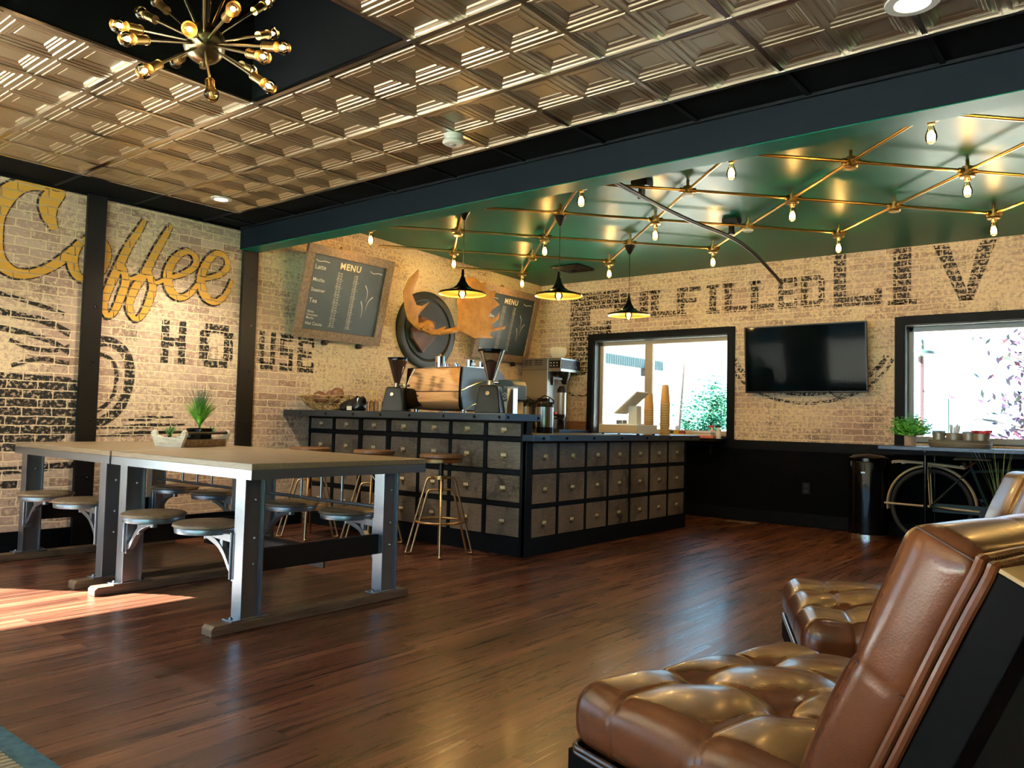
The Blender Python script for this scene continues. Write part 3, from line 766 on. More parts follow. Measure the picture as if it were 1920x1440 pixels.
rowsH = [(.14,.355),(.395,.595),(.637,.845),(.887,.985)]
for k in range(7):
    a, b = xdiv[k+1][1]+.004, xdiv[k][0]-.004
    for z0, z1 in rowsH:
        d = MB().box(a, b, FY+.004, FY+.028, z0, z1).build('drawer', M_drawer, hb, off, bevel=.003)
        mb_off = Vector(off); h = None
        cz = z0+(z1-z0)*.52
        label_holder(d, Vector(((a+b)/2, FY+.004, cz))-mb_off, (1,0,0), (0,-1,0))
lb = thing('service_counter', 'lower counter return with three rows of weathered wooden drawers and the till on it', 'counter', (-3.9, 5.95, 0))
off = lb.location; YE = 7.255
mb = MB(); mb.box(CX-.6, CX-.03, FY+.30, YE, 0, .855)
mb.box(CX-.03, CX, FY+.0, YE, 0, .13)
yd = [FY, 4.735, 5.068, 5.46, 5.80, 6.165, 6.515, 6.875, 7.235]
mb.box(CX-.03, CX+.008, FY-.008, FY+.045, 0, 1.0)
for y in yd[2:-1]: mb.box(CX-.03, CX, y-.014, y+.014, .13, .855)
mb.box(CX-.03, CX, FY+.04, 4.735, .13, .855); mb.box(CX-.03, CX, 7.235, YE, .13, .855)
for a, b in ((.352,.380),(.610,.638)): mb.box(CX-.03, CX+.004, FY, YE, a, b)
mb.box(CX-.03, CX, FY, YE, .845, .855)
mb.box(CX-.60, CX-.03, YE-.02, YE, 0, .855)
mb.build('frame', M_bar, lb, off, bevel=.002)
for k in range(7):
    a = yd[k+1] + (.018 if k else .004); b = yd[k+2] - .018
    for z0, z1 in ((.135,.348),(.384,.606),(.642,.842)):
        d = MB().box(CX-.026, CX-.002, a, b, z0, z1).build('drawer', M_drawer, lb, off, bevel=.003)
        label_holder(d, Vector((CX-.002, (a+b)/2, z0+(z1-z0)*.5))-Vector(off), (0,1,0), (1,0,0))
# worktops
t = thing('bar_worktop', 'dark steel-clad bar top with round bolts along its edge, highest of the worktops', 'worktop', (-4.7, 4.9, 1.0))
MB().box(XL+.002, -3.57, 4.37, 4.80, 1.0, 1.055).box(XL+.002, -4.10, 4.80, 5.45, 1.0, 1.055).build('slab', M_worktop, t, t.location, bevel=.004)
for y in (4.41, 4.77): bolt(t, Vector((-3.57, y, 1.027))-t.location, (1,0,0), .012)
for x in (-5.95,-5.58,-5.22,-4.88,-4.54,-4.17,-3.86,-3.62):
    bolt(t, Vector((x, 4.37, 1.027))-t.location, (0,-1,0), .012)
t = thing('low_worktop', 'dark steel-clad worktop over the lower drawers, carrying the till and cup stacks', 'worktop', (-3.9, 5.95, .855))
MB().box(CX+.001, -3.48, 4.60, 4.805, .855, .905).box(CX-.63, -3.48, 4.805, 7.33, .855, .905).build('slab', M_worktop, t, t.location, bevel=.004)
for y in (4.72,5.02,5.40,5.83,6.26,6.70,7.12): bolt(t, Vector((-3.48, y, .880))-t.location, (1,0,0), .011)
t = thing('back_worktop', 'dark steel worktop behind the bar that carries the coffee brewer', 'worktop', (-5.6, 7.95, .0))
MB().box(XL+.002, -5.40, 7.62, YB-.035, .855, .915).build('slab', M_worktop, t, t.location, bevel=.004)
MB().box(XL+.03, -5.45, 7.68, YB-.035, 0, .855).build('cabinet', M_bar, t, t.location)
for x in (-5.6,-5.95): bolt(t, Vector((x, 7.62, .887))-t.location, (0,-1,0), .011)
MB().box(XL+.01, -5.44, YB-.045, YB-.034, .916, 1.02).build('splashback', wood('brown_splashback_wood', ((.14,.06,.03),(.25,.12,.05),(.33,.18,.08)), (3,3,30)), t, t.location)
t = thing('window_sill_shelf', 'black ledge under the left window holding boxes and a spray bottle', 'shelf', (-4.3, 8.1, .80))
MB().box(-5.38, -3.61, 7.95, YB-.035, .835, .868).build('board', M_blackT, t, t.location, bevel=.003)
for x in (-5.2,-4.5,-3.7): MB().box(x-.015,x+.015,8.05,YB-.035,.70,.835).build('bracket', M_blackT, t, t.location)

# ------------------------------------------------------------------ bar stools
def make_stool():
    t = thing('bar_stool', '', 'bar stool', (0,0,0), group='gold framed bar stools along the tall bar')
    MB().lathe([(.0003,.742),(.155,.742),(.165,.735),(.166,.718),(.150,.712),(.0003,.712)], n=40).build('seat', M_stoolw, t)
    MB().lathe([(.0003,.712),(.152,.712),(.158,.706),(.155,.682),(.146,.684),(.0003,.69)], n=40).build('seat_ring', M_brassL, t)
    MB().cyl((0,0,.685),(0,0,.46),.019,n=14).cyl((0,0,.56),(0,0,.40),.013,n=12).build('screw_post', M_rodblk, t)
    r = .0085
    for k in range(4):
        a = k*PI/2; ca, sa = math.cos(a), math.sin(a); tx, ty = -sa, ca
        def P(rr, z): return (ca*rr, sa*rr, z)
        pts = [P(.02,.567), P(.07,.568), P(.095,.563), P(.108,.54), P(.243,.022), P(.243,.011), P(.232,.009), P(.212,.010), P(.205,.018), P(.100,.45), P(.090,.47), P(.07,.477), P(.015,.478)]
        MB().tube(pts, r, 8).sphere(P(.243,.012), .0125, 6).build('leg', M_brassL, t)
    MB().cyl((0,0,.58),(0,0,.555),.05,n=20).build('top_plate', M_brassL, t)
    MB().tube([(math.cos(2*PI*k/36)*.183, math.sin(2*PI*k/36)*.183, .245) for k in range(36)], .0095, 8, closed=True).build('footrest_ring', M_brassL, t)
    return t
st0 = make_stool()
sp = [(-4.13,4.32,R(45),'gold framed bar stool with round wooden seat standing alone in front of the bar, rightmost'),
      (-4.86,4.30,R(42),'gold framed bar stool half hidden by the table frame, second from the right'),
      (-5.43,4.11,R(48),'gold framed bar stool seen through the table frame, leftmost by the brick wall')]
for k, (x, y, a, lab) in enumerate(sp):
    o = st0 if k == 0 else copy_tree(st0)
    o.location = (x, y, 0); o.rotation_euler = (0,0,a); o['label'] = lab

# ------------------------------------------------------------------ communal tables with swing-out seats
def bracket(parent, base, dirx, mat_):
    """cast arm from leg at base going dirx (+-1) along X"""
    x0, y0, z0 = base; f = lambda u, v, t: (x0+dirx*u, y0+t, z0+v)
    mb = MB()
    mb.prism([(0,.145),(.27,.145),(.27,.118),(0,.105)], f, -.014, .014)
    mb.prism([(.115,.12),(.14,.12),(.14,.055),(.115,.04)], f, -.012, .012)
    arc = chain([(0,-.055),(.05,-.03),(.10,.03),(.16,.075),(.27,.11)], 5); arc2 = [(u-.006, v+.030) for u, v in reversed(arc)]
    for i in range(len(arc)-1):
        a, b = arc[i], arc[i+1]
        mb.prism([a, b, (b[0]-.004,b[1]+.028), (a[0]-.004,a[1]+.028)], f, -.016, .016)
    mb.box(min(x0,x0+dirx*.02), max(x0,x0+dirx*.02), y0-.02, y0+.02, z0-.07, z0+.15)
    mb.cyl((x0+dirx*.01,y0-.03,z0-.06),(x0+dirx*.01,y0-.03,z0+.16),.008)
    mb.cyl((x0+dirx*.27,y0,z0+.10),(x0+dirx*.27,y0,z0+.152),.018)
    return mb.build('seat_arm', mat_, parent, bevel=.002)
def make_table():
    t = thing('communal_table', '', 'table', (0,0,0), group='two industrial communal tables set end to end')
    # local: x from 0 (right end) to -L, y from 0 to Wd
    L, Wd = 1.385, 1.12
    MB().box(-L,0,0,Wd,.745,.775).build('tabletop', M_tabletop, t, bevel=.004)
    mb = MB(); mb.box(-L,0,.0,.006,.700,.745).box(-L,0,Wd-.006,Wd,.700,.745).box(-.006,0,0,Wd,.700,.745).box(-L,-L+.006,0,Wd,.700,.745)
    mb.box(-L+.006,-.006,.006,Wd-.006,.735,.745)
    mb.build('apron', M_steel, t)
    for lx in (-.115, -L+.115):
        ft = MB(); ft.prism([(-.125,0),(1.085,0),(1.085,.036),(1.075,.046),(-.11,.046),(-.125,.034)], lambda u,v,q: (lx+q,u,v), -.042, .042)
        fo = ft.build('foot_beam', M_footw, t, bevel=.004)
        MB().box(lx-.044,lx+.044,-.128,-.085,-.0,.048).build('foot_cap', M_steel, fo, bevel=.004) if False else None
        for ly in (.075, .935):
            mb = MB()
            mb.box(lx-.04,lx+.04,ly-.055,ly-.047,.046,.735).box(lx-.04,lx+.04,ly+.047,ly+.055,.046,.735).box(lx+.018,lx+.026,ly-.047,ly+.047,.046,.735)
            mb.box(lx-.04,lx+.04,ly-.10,ly+.10,.046,.054)
            leg = mb.build('leg', M_steel, t, bevel=.0015)
            for s_ in (-1,1):
                bolt(leg, (lx, ly+s_*.08, .054), (0,0,1), .011, M_steel)
            for z in (.30,.42,.60): bolt(leg, (lx+.026, ly+.01, z), (1,0,0), .009, M_steel)
        MB().box(lx-.006,lx+.006,.13,.88,.255,.36).box(lx-.03,lx+.006,.13,.88,.352,.36).build('stretcher', M_steelD, t)
    MB().box(-L+.12,-.12,.52,.60,.30,.31).box(-L+.12,-.12,.52,.528,.22,.31).build('long_stretcher', M_steelD, t)
    for y in (.935,):
        MB().cyl((-L+.15,y,.50),(-.15,y,.50),.011,n=10).cyl((-L*.36,y,.50),(-L*.36,y,.72),.008).cyl((-L*.5,y,.50),(-L*.5,y,.72),.008).cyl((-L*.64,y,.50),(-L*.64,y,.72),.008).cyl((-.15,y,.60),(-.3,y,.73),.009).cyl((-L+.15,y,.60),(-L+.3,y,.73),.009).build('brace_rail', M_steel, t)
    for lx, dr in ((-.155,-1),(-L+.155,1)):
        for ly in (.045, .92):
            arm = bracket(t, (lx, ly, .285), dr, M_steel)
            cx_ = lx+dr*.27
            s = MB().lathe([(.0003,.468),(.150,.468),(.163,.462),(.166,.452),(.158,.446),(.0003,.446)], (cx_,ly,0), n=40).build('seat', M_seatw, t)
            MB().lathe([(.0003,.446),(.154,.446),(.156,.440),(.153,.420),(.146,.418),(.0003,.42)], (cx_,ly,0), n=40).build('seat_rim', M_steel, s)
    return t
tb = make_table(); tb.location = (-3.20, 2.10, 0)
tb['label'] = 'industrial communal table with swing-out seats, the nearer one with its corner towards the viewer'
tb2 = copy_tree(tb); tb2.location = (-4.605, 2.10, 0)
tb2['label'] = 'industrial communal table with swing-out seats, the farther one by the brick wall carrying the tray'

# tray with plants
tr = thing('wooden_tray', 'white distressed wooden tray with black rod handles holding the plants on the tables', 'tray', (-5.08, 2.86, .775), R(110))
# local: x long
def tray_end(x, s):
    f = lambda u, v, q: (x+q, u, v)
    poly = [(-.105,0),(.105,0),(.125,.05),(.14,.085),(.135,.105),(.118,.112),(.105,.098),(.095,.075),(.05,.062),(-.05,.062),(-.095,.075),(-.105,.098),(-.118,.112),(-.135,.105),(-.14,.085),(-.125,.05)]
    return MB().prism(poly, f, -.011, .011).build('end_board', M_whitew, tr, tri=True)
tray_end(-.21,0); tray_end(.21,0)
MB().box(-.205,.205,-.11,.11,.002,.016).build('base', M_whitew, tr)
for s_ in (-1,1): MB().box(-.2,.2,s_*.112-.007,s_*.112+.007,.004,.05).build('side_board', M_menuw, tr)
for s_ in (-1,1): MB().cyl((-.2,s_*.122,.092),(.2,s_*.122,.092),.0095).build('handle_rod', M_blackpl, tr)
def leafy(parent, name, c, n, len_, spread, w, m, seed, droop=.5, zb=0):
    g = random.Random(seed); mb = MB()
    for k in range(n):
        a = g.uniform(0,2*PI); l = len_*g.uniform(.6,1.1); sp_ = spread*g.uniform(.1,1)
        pts = []; 
        for q in range(6):
            t_ = q/5; rr = sp_*(t_**1.6)*l; z = l*(t_ - droop*.35*sp_*t_*t_)
            pts.append(Vector((c[0]+math.cos(a)*rr + g.uniform(-.002,.002), c[1]+math.sin(a)*rr, zb+z)))
        side = Vector((-math.sin(a), math.cos(a), 0)); ww = [w*(1-.85*(q/5)**1.5) for q in range(6)]
        vs = [p+side*q*.5 for p, q in zip(pts, ww)] + [p-side*q*.5 for p, q in zip(pts, ww)]
        mb.add(vs, [(i,i+1,7+i,6+i) for i in range(5)])
    o = mb.build(name, m, parent, recalc=False); return o
def leafmat(name, c0, c1):
    m = mat(name, c0, .5); T = NT(m)
    T.l(T.ramp(T.noise(T.pos(), 30, 2), [(.35, c0), (.65, c1)]), T.b.inputs['Base Color'])
    T.b.inputs['Subsurface Weight'].default_value = 0
    return m
M_grass = leafmat('fresh_green_grass', (.05,.22,.02), (.22,.55,.06))
M_grassd = leafmat('blue_green_grass', (.04,.12,.06), (.16,.26,.16))
t = thing('potted_grass', 'green grass plant in a square black pot standing in the tray', 'plant', (-5.06, 2.90, .791), R(20))
MB().prism([(-.052,0),(.052,0),(.062,.105),(-.062,.105)], lambda u,v,q: (u,q,v), -.056, .056).build('pot', M_blackgl, t, bevel=.004)
MB().box(-.055,.055,-.05,.05,.1055,.108).build('soil', mat('dark_soil',(.03,.02,.015),.9), t)
leafy(t, 'grass_blades', (0,0), 300, .20, .85, .010, M_grass, 3, zb=.105)
leafy(t, 'tall_grass_blades', (0,0), 110, .30, .6, .007, M_grassd, 4, zb=.105)
M_succ = leafmat('green_succulent_leaf', (.05,.18,.05), (.18,.40,.14))
for x, y, lab in ((-5.10,2.71,'small green succulent in a white pot at the left end of the tray'), (-5.10,3.0,'small green succulent in a white pot at the right end of the tray')):
    t = thing('potted_succulent', lab, 'plant', (x, y, .791), 0, 'small succulents in the tray')
    MB().lathe([(.0003,0),(.024,0),(.031,.045),(.028,.045),(.027,.035),(.0003,.035)], n=20).build('pot', M_white, t)
    leafy(t, 'leaves', (0,0), 40, .085, .9, .018, M_succ, 5, zb=.036)

# ------------------------------------------------------------------ leather lounge chairs
def rbox(w, d, h, r, n, disp=None):
    """rounded box centred in x,y, base z=0; n = (nx,ny,nz); disp(p, nrm, face) -> p"""
    mb = MB(); half = Vector((w/2, d/2, h/2))
    faces = [(0,1,2,1),(0,1,2,-1),(1,2,0,1),(1,2,0,-1),(2,0,1,1),(2,0,1,-1)]
    for a, b, c, s_ in faces:
        na, nb = n[a], n[b]; vs = []
        for i in range(na+1):
            for j in range(nb+1):
                q = Vector((0,0,0)); ta, tb_ = i/na*2-1, j/nb*2-1
                # denser towards the rims
                ta = math.copysign(1-(1-abs(ta))**1.25, ta); tb_ = math.copysign(1-(1-abs(tb_))**1.25, tb_)
                q[a] = ta*half[a]; q[b] = tb_*half[b]; q[c] = s_*half[c]
                inner = Vector([max(-half[k]+r, min(half[k]-r, q[k])) for k in range(3)])
                nr = (q-inner).normalized(); p = inner + nr*r + Vector((0,0,h/2))
                if disp: p = disp(p, nr)
                vs.append(p)
        fs = [(i*(nb+1)+j, (i+1)*(nb+1)+j, (i+1)*(nb+1)+j+1, i*(nb+1)+j+1) for i in range(na) for j in range(nb)]
        mb.add(vs, fs, True)
    return mb
def tuft_disp(w, d, h, bx, by, amp, crown):
    """bx,by: button rows/columns; quilted squares with button dimples"""
    def f(p, nr):
        top = max(0, nr.z)
        u, v = p.x, p.y
        sx = min(abs(u-b) for b in bx); sy = min(abs(v-b) for b in by)
        dmin = min(math.hypot(u-a, v-b) for a in bx for b in by)
        dim = amp*math.exp(-(dmin/.034)**1.0)
        seam = .0085*(math.exp(-(sx/.006)**2)+math.exp(-(sy/.006)**2)) * .8
        cr = crown*(1-(2*u/w)**2)*(1-(2*v/d)**2)
        pil = .0075*math.sin(PI/2*min(1, sx/.09))*math.sin(PI/2*min(1, sy/.09))
        side = (1-top)
        sm = .0035*(math.exp(-(sx/.006)**2) if abs(nr.y) > abs(nr.x) else math.exp(-(sy/.006)**2))
        q = p + Vector((0,0,1))*top*(cr + pil - dim - seam*.55)
        q -= nr*side*sm
        if side > .2: q += Vector((nr.x, nr.y, 0))*.010*math.sin(PI*min(1,max(0,p.z/h)))
        return q
    return f
def make_chair():
    t = thing('lounge_chair', '', 'chair', (0,0,0), group='brown tufted leather lounge chairs with black frames')
    # local axes: +x = depth (front 0 -> back), +y = width 0..W, z up
    Wd, D = .70, .66
    bx = [.13-D/2, .355-D/2, .58-D/2]; by = [Wd/3-Wd/2, 2*Wd/3-Wd/2]
    cush = rbox(D, Wd, .135, .045, (120,120,16), tuft_disp(D, Wd, .135, bx, by, .034, .026))
    cush.v = [(v[0]+D/2+.0, v[1]+Wd/2, v[2]+.315) for v in cush.v]
    cush.build('seat_cushion', M_leather, t, smooth_angle=70)
    mb = MB()
    for a in bx:
        for b in by: mb.sphere((a+D/2, b+Wd/2, .413), .011, 6, sz=.45)
    mb.build('tufting_button', M_leather, t)
    # seam threads over the sides
    mb = MB()
    fr = [(.006,.006),(D-.01,.006),(D-.01,Wd-.006),(.006,Wd-.006)]
    for z in (.322,.311):
        loop = []
        for cx_, cy_, a0 in ((.03,.03,180),(D-.03,.03,270),(D-.03,Wd-.03,0),(.03,Wd-.03,90)):
            loop += [(cx_+.034*math.cos(R(a0+q*15)), cy_+.034*math.sin(R(a0+q*15)), z) for q in range(7)]
        mb.tube(loop, .0055, 8, closed=True)
    mb.build('piping', M_leatherd, t)
    # black frame under the seat
    mb = MB(); mb.box(-.006,.02,-.004,Wd+.004,.235,.312).box(0,D+.02,-.006,.02,.235,.312).box(0,D+.02,Wd-.02,Wd+.006,.235,.312).box(.02,D,.02,Wd-.02,.245,.30)
    mb.build('seat_frame', M_chairw, t, bevel=.003)
    for x in (.03, D-.05):
        for y in (.02, Wd-.07):
            MB().prism([(0,0),(.045,0),(.05,.236),(0,.236)], lambda u,v,q: (x+u,y+q,v), 0, .05).build('leg', M_chairw, t)
    # back: leaning block from seat to top
    lean = R(24.5); th = .112; H = .60
    rot = Matrix.Rotation(lean, 4, 'Y')
    bz = [-.17, .075]
    by2 = by
    def bdisp(p, nr):     # p local: x width(=Wd) , y height(H) , z thickness
        top = max(0, nr.z)
        sx = min(abs(p.x-b) for b in by2); sy = min(abs(p.y-b) for b in bz)
        dmin = min(math.hypot(p.x-a, p.y-b) for a in by2 for b in bz)
        q = p + Vector((0,0,1))*top**2*(.008*math.sin(PI/2*min(1,sx/.09))*math.sin(PI/2*min(1,sy/.09)) + .012*(1-(2*p.x/Wd)**2) - .03*math.exp(-(dmin/.034)**1.0) - .006*(math.exp(-(sx/.008)**2)+math.exp(-(sy/.008)**2)))
        s_ = 1-top
        if s_ > .2:
            sm = math.exp(-(sy/.005)**2) if abs(nr.x) > abs(nr.y) else math.exp(-(sx/.005)**2)
            q -= nr*.0022*sm*s_
            q += Vector((nr.x, nr.y, 0))*(.006*math.sin(PI*min(1,max(0,p.z/th)))) + Vector((nr.x,0,0))*.004*math.sin(p.y*9+1)
        return q
    bk = rbox(Wd, H, th, .035, (70,80,14), bdisp)
    # map: block x -> local y ; block y (height) -> along lean ; block z (front) -> -x
    up = Vector((math.sin(lean), 0, math.cos(lean))); fwd = Vector((-math.cos(lean), 0, math.sin(lean)))
    base = Vector((.49, 0, .335))       # lower front edge line of the back
    def MP(px, py, pz): return base + up*(py+H/2) - fwd*(th) + fwd*pz + Vector((0, px+Wd/2, 0))
    bk.v = [tuple(MP(*v)) for v in bk.v]
    bk.build('back_cushion', M_leather, t, smooth_angle=70)
    mb = MB()
    for a in by2:
        for b in bz: mb.sphere(MP(a, b, th-.012), .010, 6)
    mb.build('tufting_button', M_leather, t)
    mb = MB()      # stitched seams across the side faces and along the top corners
    for sx_ in (-1, 1):
        for b in bz:
            for k_ in range(9):
                z_ = .014 + k_*(th-.03)/9; mb.cyl(MP(sx_*(Wd/2+.0035), b, z_), MP(sx_*(Wd/2+.0035), b, z_+.006), .0014, n=5)
        mb.tube([MP(sx_*(Wd/2-.004), H/2-.006, z_) for z_ in (.01,.03,.055,.08,.10)], .0016, 5)
    mb.build('stitching', M_thread, t)
    # double piping around the rear edge of the cushion
    mb = MB()
    for zo in (.006, -.010):
        loop = [(-Wd/2-.004,-H/2,zo),(-Wd/2-.006,0,zo),(-Wd/2-.004,H/2-.03,zo),(-Wd/2+.03,H/2+.004,zo),(0,H/2+.006,zo),(Wd/2-.03,H/2+.004,zo),(Wd/2+.004,H/2-.03,zo),(Wd/2+.006,0,zo),(Wd/2+.004,-H/2,zo)]
        mb.tube([MP(*p) for p in chain(loop, 6)], .0072, 8)
    mb.build('piping', M_leather, t)
    # black back frame, top strip coloured gold for the light on it, recessed rear panel
    def BX(m, x0, x1, y0, y1, z0, z1):
        vs = [MP(x,y,z) for z in (z0,z1) for y in (y0,y1) for x in (x0,x1)]
        m.add(vs, [(0,2,3,1),(4,5,7,6),(0,1,5,4),(2,6,7,3),(0,4,6,2),(1,3,7,5)])
    mb = MB()
    BX(mb, -Wd/2-.006, -Wd/2+.055, -H/2-.12, H/2+.0, -.075, -.018); BX(mb, Wd/2-.055, Wd/2+.006, -H/2-.12, H/2+.0, -.075, -.018)
    BX(mb, -Wd/2+.055, Wd/2-.055, H/2-.055, H/2+.0, -.075, -.018); BX(mb, -Wd/2+.055, Wd/2-.055, -H/2-.12, -H/2-.06, -.075, -.018)
    mb.build('back_frame', M_chairw, t, bevel=.0025)
    mb = MB(); BX(mb, -Wd/2-.006, Wd/2+.006, H/2+.0005, H/2+.006, -.075, -.018); mb.build('top_edge', M_goldedge, t)
    mb = MB(); BX(mb, -Wd/2+.05, Wd/2-.05, -H/2-.10, H/2-.04, -.045, -.035); mb.build('rear_panel', mat('dark_brown_backing_cloth', (.018,.012,.008), .8), t)
    # back props down to the floor
    for y in (.02, Wd-.07):
        a = MP(-Wd/2 if y < .1 else Wd/2-.05, -H/2-.11, -.05)
    return t
c0 = make_chair(); a = R(17.916)
c0.location = (-.962, 1.428, 0); c0.rotation_euler = (0,0,-a)
c0['label'] = 'brown tufted leather lounge chair in the right foreground, seen from behind its back'
c1 = copy_tree(c0); c1.location = (-.765, 2.31, 0); c1.rotation_euler = (0,0,R(24.6))
c1['label'] = 'brown tufted leather lounge chair mostly hidden behind the foreground one'
# ------------------------------------------------------------------ things on the bar
ZB = 1.056
t = thing('twig_basket', 'gold wire twig basket full of brown balls at the wall end of the bar', 'basket', (-5.87, 4.62, ZB))
mb = MB(); g = random.Random(11)
for k in range(34):
    a = g.uniform(0,2*PI); a2 = a + g.choice((-1,1))*g.uniform(.5,1.3)
    pts = []
    for q in range(6):
        s_ = q/5; aa = a+(a2-a)*s_; rr = .12 + .20*s_**.8; pts.append((math.cos(aa)*rr*1.0, math.sin(aa)*rr*.75, .008+.125*s_**1.3+g.uniform(-.006,.006)))
    mb.tube(chain(pts,2), .0042, 5)
for z, rr in ((.01,.13),(.055,.22),(.10,.275),(.128,.31)):
    mb.tube([(math.cos(q*PI/14)*rr+g.uniform(-.006,.006), math.sin(q*PI/14)*rr*.75+g.uniform(-.006,.006), z+g.uniform(-.007,.007)) for q in range(28)], .0045, 5, closed=True)
for k in range(8): mb.tube([(-.28,-.05+.01*k,.12),(-.33-.004*k,-.06+.02*k,.135+.004*k)], .004, 5)
mb.build('wicker', M_twig, t)
ball_lab = [('dark brown decor ball rising highest at the right of the twig basket',(.10,.02,.148),.062),('copper brown decor ball at the left of the twig basket',(-.13,.0,.118),.062),
            ('dark decor ball at the back left of the twig basket',(-.085,.10,.135),.055),('brown decor ball in the middle front of the twig basket',(.0,-.05,.10),.055),('brown decor ball low at the right of the twig basket',(.15,-.05,.10),.05)]
for lab, c, r in ball_lab:
    b = MB().sphere((0,0,0), r, 12).build('decor_ball', M_balls); b.location = Vector((-5.87,4.62,ZB))+Vector(c)
    tag(b, lab, 'ornament', 'brown balls in the twig basket')
t = thing('coffee_bag', 'crumpled black coffee bag lying between the twig basket and the syrup pumps', 'bag', (-5.50, 4.60, ZB), R(5))
mb = rbox(.26,.14,.13,.04,(16,12,10), lambda p, n: p + Vector((0,0,-.32*max(0,-p.x)*p.z/.13*1.0 if False else 0)) + Vector((.006*math.sin(p.z*70+p.y*40), .006*math.sin(p.x*60), .008*math.sin(p.x*55+p.y*35)*(p.z/.13))))
mb.v = [(x, y*(.5+.5*(1-z/.13)) , z*(.55+.45*min(1,(x+.13)/.2))) for x,y,z in mb.v]
mb.build('pouch', mat('black_foil_bag', (.015,.018,.02), .22, .2), t)
mb2 = MB(); mb2.box(.0,.06,-.074,-.072,.005,.04); mb2.build('sticker', mat('cream_card'), t)
# syrup pump bottles
M_syr = glass_mat('pale_syrup_glass', (.80,.74,.60))
lab_s = ['first','second','third','fourth','fifth','sixth','seventh']
pumpx = [-5.89,-5.80,-5.735,-5.625,-5.575,-5.445,-5.40]
s0 = None
for k, x in enumerate(pumpx):
    lab = 'clear syrup bottle with gold pump, %s from the left in the row' % lab_s[k]
    if s0 is None:
        s0 = thing('syrup_bottle', lab, 'bottle', (x, 5.08, ZB), group='syrup bottles with gold pumps')
        MB().lathe([(.0003,0),(.022,0),(.023,.01),(.023,.085),(.012,.105),(.011,.12),(.0003,.12)], n=16).build('bottle', M_syr, s0)
        MB().cyl((0,0,.108),(0,0,.128),.015,n=12).cyl((0,0,.128),(0,0,.195),.006,n=8).cyl((0,0,.193),(0,0,.205),.010,n=10).beam((0,0,.199),(.05,0,.196),.011,.009).cyl((.048,0,.198),(.048,0,.188),.004,n=6).build('pump', mat('gold_plastic_pump', (.75,.5,.14), .35, .3), s0)
        o = s0
    else: o = copy_tree(s0); o['label'] = lab
    o.location = (x, 5.08, ZB); o.rotation_euler = (0,0,R((20,200,-10,170,30,0,-25)[k]))
# grinders
def grinder(x, y, rz, hop, lab, clear=False):
    t = thing('coffee_grinder', lab, 'coffee grinder', (x, y, ZB), rz)
    mb = MB(); lo = [(-.10,-.13),(.10,-.13),(.10,.12),(-.10,.12)]
    vs = [(a,b,0) for a,b in lo] + [(a*.72,b*.72-.005,.20) for a,b in lo] + [(a*.6,b*.6-.01,.215) for a,b in lo]
    mb.add(vs, [(3,2,1,0),(0,1,5,4),(1,2,6,5),(2,3,7,6),(3,0,4,7),(4,5,9,8),(5,6,10,9),(6,7,11,10),(7,4,8,11),(8,9,10,11)])
    mb.build('body', M_blackpl, t, bevel=.008)
    MB().cyl((0,-.01,.21),(0,-.01,.25),.035,.028,18).cyl((.02,-.01,.235),(.07,-.03,.235),.012).cyl((.0,-.10,.14),(.0,-.14,.15),.016).build('collar', M_chrome, t)
    beans = mat('roasted_coffee_beans', (.05,.02,.012), .4)
    T_ = .245
    if not clear:
        MB().lathe([(.0003,T_),(.022,T_),(.03,T_+.03),(.082,T_+.20),(.084,T_+.205),(.084,T_+.215),(.0003,T_+.216)], (0,-.01,0), n=28).build('hopper', mat('smoked_hopper_plastic', (.03,.014,.010), .1, 0, .7), t)
        MB().lathe([(.088,T_+.21),(.088,T_+.228),(.0003,T_+.232),(.0003,T_+.21)], (0,-.01,0), n=28).build('hopper_lid', M_blackgl, t)
    else:
        MB().lathe([(.0003,T_),(.022,T_),(.03,T_+.03),(.068,T_+.145),(.05,T_+.155),(.0003,T_+.16)], (0,-.01,0), n=28).build('coffee_beans', beans, t)
        MB().lathe([(.023,T_),(.031,T_+.03),(.10,T_+.235)], (0,-.01,0), n=28).build('hopper', M_cleargl, t)
        MB().lathe([(.104,T_+.225),(.104,T_+.243),(.0003,T_+.247),(.0003,T_+.225)], (0,-.01,0), n=28).build('hopper_lid', M_blackgl, t)
        MB().beam((.03,-.03,T_+.01),(.105,-.05,T_+.235),.012,.006).build('hopper_guard', M_white, t)
        sx = MB().box(-.088,-.02,-.1285,-.1265,.02,.10); m3 = Matrix.Rotation(R(-9),3,'X')
        sx.v = [(v[0], v[1]+.012+v[2]*.18, v[2]) for v in sx.v]
        st_ = sx.build('sticker', mat('pale_sticker', (.45,.47,.5), .5), t)
        l = MB()
        for r_, z in enumerate((.085,.065,.045,.028)):
            for q in range(3 if r_ != 1 else 2): l.box(-.082+q*.02,-.067+q*.02,-.1295,-.129,z,z+.010)
        l.v = [(v[0], v[1]+.0115+v[2]*.18, v[2]) for v in l.v]
        l.build('sticker_print', M_blackpl, st_)
    return t
grinder(-5.13, 4.78, R(28), 0, 'black coffee grinder with dark conical hopper, left of the espresso machine')
grinder(-3.93, 4.63, R(30), 0, 'black coffee grinder with clear bean hopper and sticker, right of the espresso machine', True)
MB_ = MB()
t = thing('sugar_canister', 'tall narrow chrome canister standing right behind the clear-hopper grinder', 'canister', (-3.90, 4.86, ZB))
MB().box(-.03,.03,-.03,.03,0,.205).build('body', M_chrome, t, bevel=.004); MB().box(-.032,.032,-.032,.032,.205,.215).build('lid', M_white, t)
